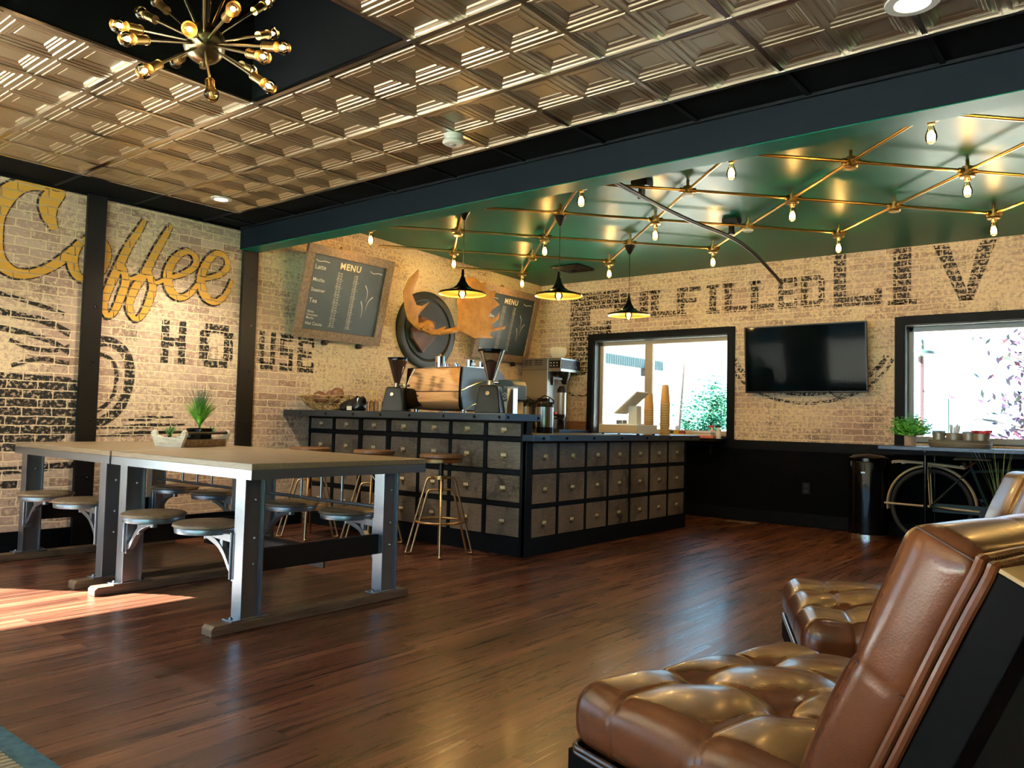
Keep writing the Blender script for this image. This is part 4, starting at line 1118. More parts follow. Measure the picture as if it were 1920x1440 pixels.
# espresso machine
em_ = thing('espresso_machine', 'large espresso machine with copper-toned mirrored rear panel and blue-grey side', 'coffee machine', (-4.745, 5.12, ZB))
side = [(-.27,.03),(-.30,.14),(-.30,.21),(-.282,.385),(.20,.385),(.27,.33),(.28,.23),(.20,.15),(.22,.05),(.18,.02)]
MB().prism(side, lambda u,v,q: (q,u,v), -.32, .32).build('body', M_blackpl, em_, tri=True)
m_cop = mat('copper_toned_mirror_panel', (.82,.62,.42), .07, 1)
mb = MB()
pz = [(-.272,.032),(-.302,.14),(-.302,.20)]; 
for (a, b) in (((-.272,.032),(-.300,.085)),((-.301,.088),(-.3035,.19))): pass
def panel(pts, x0, x1, m, nm):
    f = MB(); n = len(pts); vs = [(x0,u,v) for u,v in pts]+[(x1,u,v) for u,v in pts]
    f.add(vs, [(i,i+1,n+i+1,n+i) for i in range(n-1)], True)
    f.add([(x0,u+.004,v) for u,v in pts]+[(x1,u+.004,v) for u,v in pts], [(i,i+1,n+i+1,n+i) for i in range(n-1)], True)
    return f.build(nm, m, em_, recalc=False)
panel([(-.286,.03),(-.300,.06),(-.3045,.10),(-.306,.14),(-.306,.175)], -.312, .312, m_cop, 'lower_rear_panel')
panel([(-.306,.183),(-.304,.22),(-.299,.30),(-.290,.378)], -.312, .312, m_cop, 'upper_rear_panel')
m_blue = mat('blue_grey_side_panel', (.16,.21,.26), .3, .5)
for sx in (-1, 1):
    sp_ = MB().prism([(u*.97,v) for u,v in side], lambda u,v,q: (q,u,v), sx*.321, sx*.335).build('side_panel', m_blue, em_, tri=True, bevel=.003)
    MB().tube([(sx*.338,u,v) for u,v in chain([(-.30,.185),(-.15,.24),(.0,.275),(.26,.285)],5)], .006, 6).build('side_stripe', M_chrome, sp_)
    MB().tube([(sx*.338,u,v) for u,v in chain([(-.27,.012),(-.15,.07),(.05,.13),(.2,.15)],5)], .006, 6).build('side_stripe', M_chrome, sp_)
MB().box(-.335,.335,-.235,.20,.386,.392).build('cup_tray', M_chrome, em_)
for x in (-.28,.28):
    for y in (-.2,.15): MB().cyl((x,y,0),(x,y,.03),.02).build('foot', M_chrome, em_)
ZT = ZB+.392
def metal_pot(name, x, y, r, h, lab, cat, m=M_chrome, lid=False, group=None, handle=False):
    t = thing(name, lab, cat, (x,y,ZT), group=group)
    MB().lathe([(.0003,0),(r,0),(r,h),(r-.003,h),(r-.004,.004),(.0003,.004)], n=20).build('cup', m, t)
    if lid: MB().lathe([(.0003,h+.001),(r,h+.001),(r,h+.004),(.0003,h+.004)], n=20).sphere((0,0,h+.016),.012,6).build('lid', M_brass, t)
    if handle: MB().tube(chain([(r,0,h*.8),(r+.02,0,h*.7),(r+.02,0,h*.3),(r,0,h*.2)],4), .003, 6).build('handle', m, t)
metal_pot('glass_canister', -4.93, 5.10, .042, .11, 'tall steel canister with knob lid on top of the espresso machine, at its left end', 'canister', M_chrome, True)
for k, (x, y, r, h, l) in enumerate(((-4.76,5.0,.017,.035,'tiny chrome shot cup second from the left on the machine'),(-4.70,5.06,.017,.045,'tiny chrome shot cup beside the first, third from the left on the machine'),(-4.63,5.0,.018,.025,'low chrome tamper cup near the middle of the machine top'),
                                     (-4.53,5.05,.036,.065,'steel milk pitcher in the right half of the machine top'),(-4.40,5.05,.026,.045,'small steel pitcher at the right end of the machine top'),(-4.46,5.12,.022,.04,'small steel cup just behind the pitchers on the machine top'))):
    metal_pot('metal_cup', x, y, r, h, l, 'cup', M_chrome, group='metal cups on the espresso machine', handle=(h > .04))
# rounded black brewer with round logo marks
t = thing('bean_dispenser', 'rounded blue-grey coffee appliance right of the espresso machine', 'coffee machine', (-4.245, 5.28, ZB))
MB().prism([(-.085,.115),(.085,.115),(.09,.13),(.09,.25),(.075,.28),(.045,.295),(-.085,.295)], lambda u,v,q: (u,q,v), -.09, .09).build('head', mat('blue_grey_plastic', (.03,.05,.06), .3), t, bevel=.006)
MB().box(-.06,.06,-.05,.09,0,.115).build('base', mat('cream_card'), t, bevel=.006)
mm = MB(); mm.tube([(math.cos(q*PI/10)*.026, -.0925, .155+math.sin(q*PI/10)*.026) for q in range(20)], .0022, 5, closed=True)
mm.build('dial_ring', M_white, t)
def txt(s, size, fn, name, m, parent, off=(0,0,0), bold=0.0, align='LEFT', space=1.0):
    cu = bpy.data.curves.new('t', 'FONT'); cu.body = s; cu.size = size; cu.offset = bold; cu.align_x = align; cu.space_character = space; cu.resolution_u = 2
    o = bpy.data.objects.new('t', cu); COL.objects.link(o); bpy.context.view_layer.update()
    dg = bpy.context.evaluated_depsgraph_get(); me = bpy.data.meshes.new_from_object(o.evaluated_get(dg))
    mb = MB(); mb.add([fn(v.co.x, v.co.y) for v in me.vertices], [tuple(p.vertices) for p in me.polygons])
    bpy.data.objects.remove(o); bpy.data.curves.remove(cu)
    if name is None: return mb
    return mb.build(name, m, parent, off, recalc=False)
txt('17', .03, lambda u,v: (u,-.0925,.145+v), 'dial_number', M_white, t, align='CENTER')
txt('15', .028, lambda u,v: (u,-.0925,.22+v), 'display_number', M_white, t, align='CENTER')
# airpots
def airpot(x, y, z, r, h, lab, spout=True):
    t = thing('airpot', lab, 'coffee pot', (x, y, z), group='steel and black airpots behind the bar')
    MB().lathe([(.0003,.05),(r,.05),(r,h*.72),(.0003,h*.72)], n=28).build('vessel', M_stain, t)
    MB().lathe([(.0003,0),(r*1.02,0),(r*1.02,.05),(.0003,.05)], n=28).build('base', M_blackpl, t)
    MB().lathe([(r*1.01,h*.72),(r*1.01,h*.78),(r*.8,h*.86),(r*.5,h*.88),(.0003,h*.88)], n=28).box(-r*.9,r*.5,-.02,.02,h*.86,h*.97).box(r*.3,r*1.2,-.012,.012,h*.80,h*.86).build('lid', M_blackpl, t)
    MB().tube(chain([(r*.9,0,h*.8),(r*1.25,0,h*.9),(0,0,h*1.04),(-r*1.0,0,h*.9),(-r*.9,0,h*.8)],5), .006, 6).build('handle', M_blackpl, t)
airpot(-4.09, 5.55, .906, .075, .31, 'big squat airpot standing at the very end of the tall bar')
airpot(-5.94, 7.69, .917, .062, .37, 'smaller airpot to the left of the big squat one')
airpot(-5.76, 7.69, .917, .04, .35, 'slim black-lidded airpot between the two bigger ones')
# brewer
br = thing('coffee_brewer', 'tall stainless steel coffee brewer with vent slots against the corner walls', 'coffee machine', (-5.86, 7.93, .917))
MB().box(-.22,.17,-.17,.26,.0,.86).build('body', M_stain, br, bevel=.004)
MB().box(-.222,.172,-.172,.262,.72,.724).build('panel_seam', M_blackpl, br)
mb = MB()
for r_ in range(3):
    for c_ in range(4): mb.box(-.18+c_*.06+(.035 if c_ > 1 else 0), -.13+c_*.06+(.035 if c_ > 1 else 0), -.1715,-.1705,.78+r_*.025,.788+r_*.025)
mb.build('vent_slots', M_blackpl, br)
MB().box(.17,.36,-.16,.25,.70,.86).build('head', M_stain, br, bevel=.003)
MB().box(.361,.364,-.15,.24,.73,.84).build('control_panel', M_blackpl, br)
MB().box(.19,.35,-.163,-.160,.74,.83).build('control_panel', M_blackpl, br)
mb = MB()
for q in range(6): mb.box(.205+(q%3)*.045,.222+(q%3)*.045,-.165,-.163,.76+(q//3)*.035,.772+(q//3)*.035)
mb.build('buttons', M_white, br)
MB().lathe([(.03,.55),(.075,.66),(.078,.70),(.0003,.70)], (.27,.05,0), n=20).box(.255,.285,-.20,-.02,.60,.625).box(.25,.29,-.215,-.19,.53,.63).build('filter_basket', M_blackpl, br)
t = thing('tall_thermal_dispenser', 'tall slim steel coffee dispenser with red tap beside the stainless brewer', 'coffee pot', (-5.50, 7.80, .917))
MB().lathe([(.0003,.18),(.055,.18),(.056,.44),(.0003,.44)], n=24).build('vessel', M_stain, t)
MB().lathe([(.0003,0),(.05,0),(.045,.12),(.056,.14),(.056,.18),(.0003,.18)], n=24).build('base', M_blackpl, t)
MB().lathe([(.058,.44),(.058,.48),(.03,.52),(.0003,.52)], n=24).build('lid', M_blackpl, t)
MB().cyl((-.02,-.05,.17),(-.02,-.11,.17),.014).box(-.035,.10,-.09,-.07,.12,.14).cyl((.07,-.05,.14),(.10,-.12,.10),.01).build('tap', M_blackpl, t)
MB().box(-.035,-.005,-.115,-.085,.18,.205).build('tap_handle', mat('red_plastic', (.55,.02,.02), .35), t)
t = thing('ribbed_filter_bowl', 'white ribbed bowl of paper filters on top of the stainless brewer', 'bowl', (-5.72, 8.02, 1.778))
MB().lathe([(.0003,0),(.05,0),(.075,.03),(.10,.075),(.105,.13),(.095,.15),(.06,.14),(.0003,.13)], n=96, ribs=24, ribamp=.035).build('bowl', mat('white_porcelain', (.75,.72,.62), .3), t)

# ------------------------------------------------------------------ till, cups
t = thing('till', 'white tablet till on its stand over a pale cash drawer on the lower counter', 'till', (-3.66, 6.24, .906))
m_card = mat('tan_drawer_front', (.55,.42,.26), .5)
MB().box(-.205,.20,-.17,.17,.012,.090).build('cash_drawer', M_white, t, bevel=.003)
MB().box(-.200,.195,-.174,-.170,.018,.085).build('drawer_front', m_card, t)
for x in (-.18,.18):
    for y in (-.14,.14): MB().cyl((x,y,0),(x,y,.013),.012).build('foot', M_rubber, t)
MB().box(.02,.11,-.045,.045,.091,.26).build('stand', M_white, t, bevel=.01)
MB().box(-.06,.13,-.07,.07,.0905,.10).build('stand_base', M_white, t, bevel=.003)
rot = Matrix.Rotation(R(-40),3,'Y')
MB().obox((.03,0,.285), (.30,.22,.014), rot).build('tablet', M_white, t, bevel=.004)
MB().obox(Vector((.03,0,.285)) + rot @ Vector((0,0,.0085)), (.27,.20,.002), rot).build('screen', scr, t)
MB().box(-.10,-.03,-.05,.03,.091,.13).build('card_reader', M_stain, t, bevel=.006)
M_cup = mat('kraft_paper_cup', (.62,.37,.13), .6)
def cup_proto(h, r0, r1, lab, loc, grp):
    c = MB().lathe([(.0003,h),(r0,h),(r1,.004),(r1+.0055,.004),(r1+.0055,0),(r1-.002,0),(r0-.002,h-.008),(.0003,h-.008)], n=28).build('paper_cup', M_cup)
    MB().lathe([(r1+.001,.005),(r1+.0075,.005),(r1+.0075,0),(r1+.001,0),(r1+.001,.005)], n=28).build('rim', mat('window_lit_rim', (.8,.66,.42), .6), c)  # rim coloured paler to stand for window light on it
    c.location = loc; tag(c, lab, 'cup', grp); return c
def ordw(k): return ['lowest','second','third','fourth','fifth','sixth','seventh','eighth','ninth','tenth','eleventh','twelfth','thirteenth','fourteenth','fifteenth','topmost'][k]
for (x, y, n, dz, h, r0, r1, nm) in ((-3.72, 6.72, 12, .0215, .155, .030, .046, 'shorter'), (-3.66, 6.93, 13, .0245, .19, .030, .046, 'taller')):
    p0 = None
    for k in range(n):
        w_ = 'topmost' if k == n-1 else ordw(k) + (' from the bottom' if k else '')
        lab = 'upside-down brown paper cup, %s in the %s stack behind the till' % (w_, nm)
        if p0 is None: p0 = cup_proto(h, r0, r1, lab, (x, y, .906), 'paper cups in the %s stack' % nm)
        else:
            o = copy_tree(p0); o.location = (x, y, .906+k*dz); o['label'] = lab
# ledge under window 1
zL = .869
t = thing('condiment_box', 'low open box with coloured packets on the ledge under the left window', 'box', (-4.10, 8.08, zL+.01))
MB().box(-.20,.20,-.05,.05,.0,.03).build('box', mat('cream_card'), t)
for k, c in enumerate(((.03,.05,.08),(.05,.05,.10),(.6,.5,.02),(.35,.05,.05),(.6,.35,.25))):
    MB().box(-.19+k*.076,-.125+k*.076,-.045,.045,.03,.062).build('packets', mat('packet_colour_%s' % 'abcde'[k], c, .6), t)
t = thing('folded_towels', 'white folded towels on the ledge under the left window', 'towel', (-3.83, 8.1, zL))
for k in range(3): MB().box(-.16,.14,-.07,.07,k*.025,k*.025+.022).build('towel', M_white, t, bevel=.008)
t = thing('red_towel', 'folded pink-red cloth at the front of the left window ledge', 'towel', (-3.73, 8.0, zL))
MB().box(-.1,.1,-.035,.03,0,.03).build('cloth', mat('pink_red_cloth', (.65,.2,.18), .8), t, bevel=.008)
for dx, hc, bc, lab in ((0,(.6,.04,.04),(.8,.55,.5),'spray bottle with red head at the right end of the left window ledge'), (.075,(.03,.03,.04),(.85,.85,.85),'spray bottle with black head at the right end of the left window ledge')):
    t = thing('spray_bottle', lab, 'spray bottle', (-3.72+dx, 8.13, zL))
    MB().lathe([(.0003,0),(.028,0),(.028,.07),(.012,.10),(.012,.12),(.0003,.12)], n=16).build('bottle', mat('tinted_bottle_%s' % ('red' if dx == 0 else 'clear'), bc, .3), t)
    MB().box(-.035,.02,-.01,.01,.12,.142).box(-.035,-.027,-.006,.006,.10,.122).build('trigger_head', mat('spray_head_%s' % ('red' if dx == 0 else 'black'), hc, .4), t)

# ------------------------------------------------------------------ menu boards
def menu(y0, lab, lines, prices):
    lean = .20
    t = thing('menu_board', lab, 'menu board', (XL+.03, y0, 1.735))
    Wm, Hm = 1.05, .87
    up = Vector((lean, 0, math.sqrt(Hm*Hm-lean*lean))).normalized(); nn = Vector((up.z, 0, -up.x)); 
    P = lambda u, v, q=0: tuple(Vector((.02,u,0)) + up*v + nn*q)
    fr = MB(); fw_ = .085
    def slab(m, a, b, c, d, q0, q1):
        vs = [P(u,v,q) for q in (q0,q1) for v in (c,d) for u in (a,b)]
        m.add(vs, [(0,2,3,1),(4,5,7,6),(0,1,5,4),(2,6,7,3),(0,4,6,2),(1,3,7,5)])
    for a, b, c, d in ((0,Wm,0,fw_),(0,Wm,Hm-fw_,Hm),(0,fw_,fw_,Hm-fw_),(Wm-fw_,Wm,fw_,Hm-fw_)):
        m = MB(); slab(m, a, b, c, d, 0, .035); m.build('frame_board', M_menuw, t, bevel=.003)
    m = MB(); slab(m, fw_, Wm-fw_, fw_, Hm-fw_, .006, .016); m.build('chalkboard', M_chalk, t)
    q = .0172; fn = lambda ox, oy: (lambda u, v: P(ox+u, oy+v, q))
    head = txt('MENU', .085, fn(Wm*.5, Hm-fw_-.095), None, None, None, bold=.0022, align='CENTER', space=1.15)
    head.build('chalk_heading', M_chalkg, t, recalc=False)
    body = MB()
    def put(s, sz, ox, oy, bold=0):
        b = txt(s, sz, fn(ox, oy), None, None, None, bold=bold); body.add(b.v, b.f)
    y = Hm-fw_-.135
    for s, sz, dy in lines:
        put(s, sz, fw_+.03, y, .0004); y -= dy
    f2 = lambda u,v,t_: P(u,v,q)
    rg = random.Random(5)
    yy = Hm-fw_-.145; row = 0
    while yy > fw_+.02:
        for blk in range(3):
            put(('12 oz','16 oz','20 oz')[blk], .026, fw_+.30, yy, .0002); put(prices[row % len(prices)], .026, fw_+.50, yy, .0002); row += 1
            yy -= .0235
            if yy < fw_+.015: break
        body.ribbon([(fw_+.29, yy+.017),(fw_+.38, yy+.016)], .002, f2, 0); body.ribbon([(fw_+.49, yy+.017),(fw_+.57, yy+.018)], .002, f2, 0)
        yy -= .006
    for pts in ([(fw_+.03,Hm-fw_-.05),(fw_+.07,Hm-fw_-.065),(fw_+.13,Hm-fw_-.055),(fw_+.19,Hm-fw_-.06)], [(Wm-fw_-.20,Hm-fw_-.06),(Wm-fw_-.15,Hm-fw_-.075),(Wm-fw_-.09,Hm-fw_-.065),(Wm-fw_-.04,Hm-fw_-.07)]):
        body.ribbon(chain(pts,5), .007, f2, 0)
    for pts in ([(.74,.58),(.775,.53),(.785,.47),(.78,.42)], [(.86,.48),(.82,.44),(.80,.39),(.795,.33)], [(.72,.42),(.745,.37),(.755,.31),(.75,.26)]):
        body.ribbon(chain(pts,5), [.012 - .010*k_/15 for k_ in range(16)], f2, 0)
    body.build('chalk_writing', M_chalkw, t, recalc=False)
    for u in (.38, .80): 
        mb = MB().cyl((.0,u,-.03),(.05,u,-.03),.026,n=16).cyl((.05,u,-.03),(.06,u,-.03),.014)
        mb.build('support_knob', M_rodblk, t)
    mb = MB(); u = .40
    mb.tube(chain([(-.02,u+.1,Hm+.0),(.03,u+.07,Hm+.02),(.10,u+.02,Hm+.0),(.16,u-.05,Hm-.012),(.2,u-.08,Hm-.015)],5), .005, 6)
    mb.tube(chain([(.0,u+.14,Hm-.02),(.03,u+.12,Hm+.03),(.08,u+.1,Hm+.035),(.09,u+.1,Hm-.0),(.06,u+.1,Hm-.005)],5), .005, 6)
    mb.build('iron_hook', M_rodblk, t)
menu(4.385, 'chalkboard drinks menu in a rustic frame, left of the antlers', [('Latte',.062,.115),('Mocha',.050,.095),('Steamer',.048,.105),('Tea',.060,.095),('White',.030,.030),('Chocolate',.030,.030),('Mocha',.032,.055),('Hot Cocoa',.042,.085),('Italian',.055,.045),('Soda',.036,.05)],
     ['3 00','3 50','4 00','4 50','3 50','4 00'])
menu(6.85, 'chalkboard drinks menu in a rustic frame, right of the antlers near the corner', [('Americano',.045,.15),('Coffee',.055,.15),('',.04,.25),('Frappe',.045,.12)],
     ['1 95','2 25','2 65','3 00','3 25'])
# ------------------------------------------------------------------ antler mount
t = thing('mounted_antlers', 'golden brown moose antlers on a dark round plaque between the menu boards', 'antlers', (XL, 6.17, 1.97))
o3 = Vector(t.location)
MB().lathe([(.0003,.0),(.445,.0),(.445,.03),(.42,.045),(.36,.045),(.345,.03),(.335,.028),(.33,.04),(.0003,.042)], n=64, axis='x', sx=1, sy=.96).build('plaque', M_plaque, t)
sk = [(5.98,2.087),(6.029,2.111),(6.16,2.085),(6.237,2.071),(6.276,1.969),(6.244,1.892),(6.06,1.713),(5.91,1.858),(5.892,1.95)]
MB().prism([(u*1.0,v) for u,v in sk], lambda u,v,q: (XL+q,u,v), .045, .085).build('shield', M_skull, t, o3, bevel=.008)
mb = MB().prism([((u-6.08)*.95+6.08,(v-1.80)*.6+1.82) for u,v in sk if v < 1.98] , lambda u,v,q: (XL+q,u,v), .03, .046); mb.build('shield_backing', mat('pale_shield_edge', (.22,.16,.10), .6), t, o3)
MB().sphere((XL+.12,6.08,2.0), .07, 10, sx=.8, sy=1.3, sz=1).build('skull_cap', M_antler, t, o3)
def antler(poly, stem, xs, nm):
    """palm as a curved solid: thickness varies, bulges out of the picture plane"""
    cu_ = sum(p[0] for p in poly)/len(poly); cv = sum(p[1] for p in poly)/len(poly)
    bm = bmesh.new(); vs = [bm.verts.new((0, u, v)) for u,v in poly]
    from mathutils.geometry import tessellate_polygon
    for tr3 in tessellate_polygon([[Vector((u, v, 0)) for u,v in poly]]): bm.faces.new([vs[i] for i in tr3])
    for _ in range(3): bmesh.ops.subdivide_edges(bm, edges=[e for e in bm.edges if e.calc_length() > .05], cuts=1, use_grid_fill=False)
    bmesh.ops.triangulate(bm, faces=bm.faces)
    for v in bm.verts: v.co.x = xs(v.co.y, v.co.z)
    bmesh.ops.recalc_face_normals(bm, faces=bm.faces)
    bm.verts.index_update(); bm.verts.ensure_lookup_table(); nv = len(bm.verts)
    vv = [v.co + Vector((.012 if not v.is_boundary else .005,0,0)) for v in bm.verts] + [v.co - Vector((.012 if not v.is_boundary else .005,0,0)) for v in bm.verts]
    ff = [tuple(v.index for v in f.verts) for f in bm.faces] + [tuple(v.index+nv for v in reversed(f.verts)) for f in bm.faces]
    ff += [(e.verts[0].index, e.verts[1].index, e.verts[1].index+nv, e.verts[0].index+nv) for e in bm.edges if e.is_boundary]
    m = MB(); m.add(vv, ff, True)
    bm.free()
    m.tube([p[:3] for p in chain(stem, 5)], [max(.006, q[3]) for q in chain(stem, 5)], 10)
    return m.build('antler', M_antler, t, o3, smooth_angle=60)
palmR = [(6.167,2.252),(6.20,2.40),(6.237,2.533),(6.308,2.529),(6.367,2.554),(6.441,2.545),(6.491,2.508),(6.578,2.525),(6.568,2.454),(6.619,2.428),(6.72,2.451),(6.686,2.354),(6.778,2.3),(6.653,2.225),(6.594,2.144),(6.645,2.125),(6.732,2.16),(6.775,2.207),(6.759,2.138),(6.647,2.059),(6.674,2.02),(6.879,2.068),(6.854,2.031),(6.626,1.974),(6.615,1.932),(6.679,1.913),(6.383,1.884),(6.239,1.934),(6.166,1.96),(6.166,1.99),(6.184,2.127)]
antler(palmR, [(XL+.14,6.05,1.955,.028),(XL+.26,6.0,1.91,.026),(XL+.42,6.06,1.925,.028),(XL+.45,6.20,1.965,.034)], lambda u,v: XL+.45+.10*math.sin((u-6.1)*2.0)-.06*(v-2.2), 'r')
antler([(6.02,1.89),(6.09,1.99),(6.05,1.975),(5.98,1.945),(5.90,1.93),(5.80,1.95),(5.80,1.915),(5.90,1.885)], [(XL+.16,6.1,1.97,.024),(XL+.30,5.95,1.93,.03),(XL+.36,5.83,1.96,.03)], lambda u,v: XL+.35+.2*(u-5.9), 'b')
palmL = [(5.639,2.521),(5.653,2.443),(5.625,2.35),(5.619,2.262),(5.697,2.166),(5.772,2.168),(5.856,2.218),(5.79,2.137),(5.74,2.071),(5.757,2.003),(5.82,1.961),(5.793,1.924),(5.717,1.954),(5.62,2.015),(5.56,2.117),(5.50,2.282),(5.54,2.41)]
antler(palmL, [(XL+.14,6.0,1.97,.028),(XL+.24,5.88,1.94,.028),(XL+.32,5.78,1.97,.03)], lambda u,v: XL+.35-.10*(5.8-u)+.22*(v-2.2), 'l')

# ------------------------------------------------------------------ window bar, bin, bicycle
t = thing('window_bar', 'slim steel bar shelf along the right window standing on black pipe legs', 'bar table', (-.7, 7.95, .0))
MB().box(-1.90, .9, 7.62, YB-.034, .835, .868).build('shelf_board', M_worktop, t, t.location, bevel=.003)
MB().box(-1.90, .9, 7.66, 7.69, .795, .835).build('rail', M_blackT, t, t.location)
def pipe_leg(x, y):
    m = MB().cyl((x,y,0),(x,y,.835),.0165,n=14).cyl((x,y,0),(x,y,.012),.05,n=20).cyl((x,y,.825),(x,y,.835),.045,n=20).cyl((x,y,.50),(x,y,.58),.021,n=14)
    m.build('pipe_leg', M_blackgl, t, t.location)
for x in (-1.53, -.2, .7): pipe_leg(x, 7.70); pipe_leg(x-.015, 8.17)
t = thing('trash_can', 'tall black cylindrical trash can with chrome base ring against the back wall', 'trash can', (-2.075, 8.0, 0))
MB().lathe([(.0003,.035),(.176,.035),(.176,.70),(.172,.71),(.0003,.71)], n=48).build('body', M_blackgl, t)
MB().lathe([(.0003,0),(.186,0),(.186,.034),(.178,.038),(.0003,.038)], n=48).build('base_ring', M_chrome, t)
MB().lathe([(.0003,.71),(.178,.71),(.178,.74),(.14,.765),(.0003,.78)], n=48).build('lid', M_blackgl, t)
MB().box(-.018,.018,-.19,-.172,.60,.615).build('handle', M_chrome, t)
# bicycle, rear half in view; runs along x, facing +x
M_cream = mat('cream_enamel', (.60,.50,.33), .35, 0, .5, .3)
M_bgreen = mat('dark_green_bicycle_enamel', (.008,.03,.026), .4, 0, .3, .1)
t = thing('bicycle', 'vintage dark green bicycle with cream fenders parked behind the pipe leg', 'bicycle', (-1.53, 7.93, 0))
o4 = Vector(t.location); hx, hz, r = -1.53, .335, .30
def wheel(cx):
    w = MB().tube([(cx+math.cos(q*PI/32)*.318, 7.93, hz+math.sin(q*PI/32)*.318) for q in range(64)], .021, 10, closed=True).build('tire', M_rubber, t, o4)
    MB().tube([(cx+math.cos(q*PI/32)*.285, 7.93, hz+math.sin(q*PI/32)*.285) for q in range(64)], .010, 8, closed=True).build('rim', mat('cream_grey_rim', (.55,.52,.45), .4, .1), w)
    m = MB()
    for q in range(36):
        a = q*PI/18; sgn = (-1,1)[q % 2]; a2 = a + sgn*.9
        m.cyl((cx+math.cos(a2)*.022, 7.93+sgn*.028, hz+math.sin(a2)*.022), (cx+math.cos(a)*.28, 7.93, hz+math.sin(a)*.28), .0018, n=4)
    m.build('spokes', mat('pale_spoke_wire', (.45,.44,.4), .4), w)
    MB().cyl((cx,7.87,hz),(cx,7.99,hz),.02,n=14).build('hub', M_chrome, w)
    return w
wheel(hx); wheel(hx+1.10)
def fender(cx, a0, a1):
    m = MB(); vs = []; n = 40
    for i in range(n+1):
        a = R(a0+(a1-a0)*i/n)
        for k in range(7):
            b = (k-3)/3*R(75); rr = .352+.026*math.cos(b)-.006; vs.append((cx+math.cos(a)*rr, 7.93+.034*math.sin(b), hz+math.sin(a)*rr))
    m.add(vs, [(i*7+k, i*7+k+1, (i+1)*7+k+1, (i+1)*7+k) for i in range(n) for k in range(6)], True)
    return m.build('fender', M_cream, t, o4, recalc=False)
fender(hx, 5, 188); fender(hx+1.10, 15, 160)
# fender stay / long cream rod, rack
MB().tube([(hx-.38,7.895,hz+.005),(hx-.0,7.89,hz-.0),(hx+.6,7.885,hz-.02)], .0095, 8).build('fender_stay', M_cream, t, o4)
rk = MB(); 
for yy in (7.87,7.99): rk.tube(chain([(hx-.30,yy,.705),(hx-.28,yy,.725),(hx+.0,yy,.715),(hx+.28,yy,.69)],4), .010, 8)
rk.box(hx-.30,hx-.10,7.87,7.99,.712,.724)
for xx in (hx-.22,hx-.05,hx+.1,hx+.25): rk.box(xx-.01,xx+.01,7.87,7.99,.705,.712)
rk.tube([(hx-.02,7.87,.71),(hx,7.89,hz)], .005, 6); rk.tube([(hx-.02,7.99,.71),(hx,7.97,hz)], .005, 6)
rk.build('rear_rack', M_cream, t, o4)
bb_ = (hx+.47, 7.93, .29); st_ = (hx+.315, 7.93, .70)
f = MB()
for yy in (-.05,.05):
    f.tube([(hx,7.93+yy,hz),(bb_[0],7.93+yy*.5,bb_[2])], .010, 8); f.tube([(hx,7.93+yy,hz),(st_[0],7.93+yy*.3,st_[2]-.02)], .008, 8)
f.tube([bb_, st_], .015, 10); hd = (hx+.93,7.93,.72); hd2 = (hx+.955,7.93,.60)
f.tube([(st_[0],7.93,.66), hd], .014, 10); f.tube([bb_, hd2], .016, 10); f.tube([(hd[0]-.01,7.93,.76),(hd2[0]+.01,7.93,.55)], .018, 10)
for yy in (-.045,.045): f.tube([(hd2[0]+.01,7.93+yy*.6,.56),(hx+1.10,7.93+yy,hz)], .010, 8)
f.build('frame', M_bgreen, t, o4)
MB().box(hx+.02,hx+.50,7.885,7.893,hz-.045,hz+.035).build('chain_guard', M_bgreen, t, o4, bevel=.003)
MB().cyl((bb_[0],7.86,bb_[2]),(bb_[0],8.0,bb_[2]),.02,n=14).cyl((bb_[0],7.875,bb_[2]),(bb_[0],7.88,bb_[2]),.09,n=28).tube([(bb_[0],7.87,bb_[2]),(bb_[0]+.11,7.86,bb_[2]-.12)], .009, 8).box(bb_[0]+.07,bb_[0]+.15,7.78,7.86,bb_[2]-.135,bb_[2]-.11).tube([(bb_[0],7.99,bb_[2]),(bb_[0]-.11,8.0,bb_[2]+.12)], .009, 8).box(bb_[0]-.15,bb_[0]-.07,8.0,8.07,bb_[2]+.11,bb_[2]+.135).build('crank', M_rodblk, t, o4)
MB().tube([(st_[0],7.93,st_[2]),(st_[0]-.012,7.93,.765)], .011, 8).tube(chain([(st_[0]-.06,7.90,.74),(st_[0]-.03,7.90,.70),(st_[0]+.03,7.90,.745)],4),.008,6).tube(chain([(st_[0]-.06,7.96,.74),(st_[0]-.03,7.96,.70),(st_[0]+.03,7.96,.745)],4),.008,6).build('seat_post', M_chrome, t, o4)
sd_ = [(-.14,.02,.115),(-.12,.03,.12),(-.06,.03,.10),(0,.02,.06),(.06,.022,.035),(.13,.016,.022)]
m = MB(); vs = []
for x_, h_, w_ in sd_:
    for k in range(9):
        a = PI*k/8; vs.append((st_[0]+x_+.02, 7.93+math.cos(a)*w_, .762+math.sin(a)*h_*1.1))
m.add(vs, [(i*9+k,i*9+k+1,(i+1)*9+k+1,(i+1)*9+k) for i in range(5) for k in range(8)]+[tuple(range(9))]+[(i*9+8,i*9,(i+1)*9,(i+1)*9+8) for i in range(5)], True)
m.build('saddle', mat('tan_saddle_leather', (.25,.18,.10), .5), t, o4)
MB().tube(chain([(hd[0]-.02,7.93,.76),(hd[0]-.04,7.93,.84),(hd[0]-.0,7.78,.86),(hd[0]-.15,7.68,.80)],5), .010, 8).tube(chain([(hd[0]-.04,7.93,.84),(hd[0]-.0,8.02,.86),(hd[0]-.15,8.1,.80)],5), .010, 8).build('handlebar', M_chrome, t, o4)

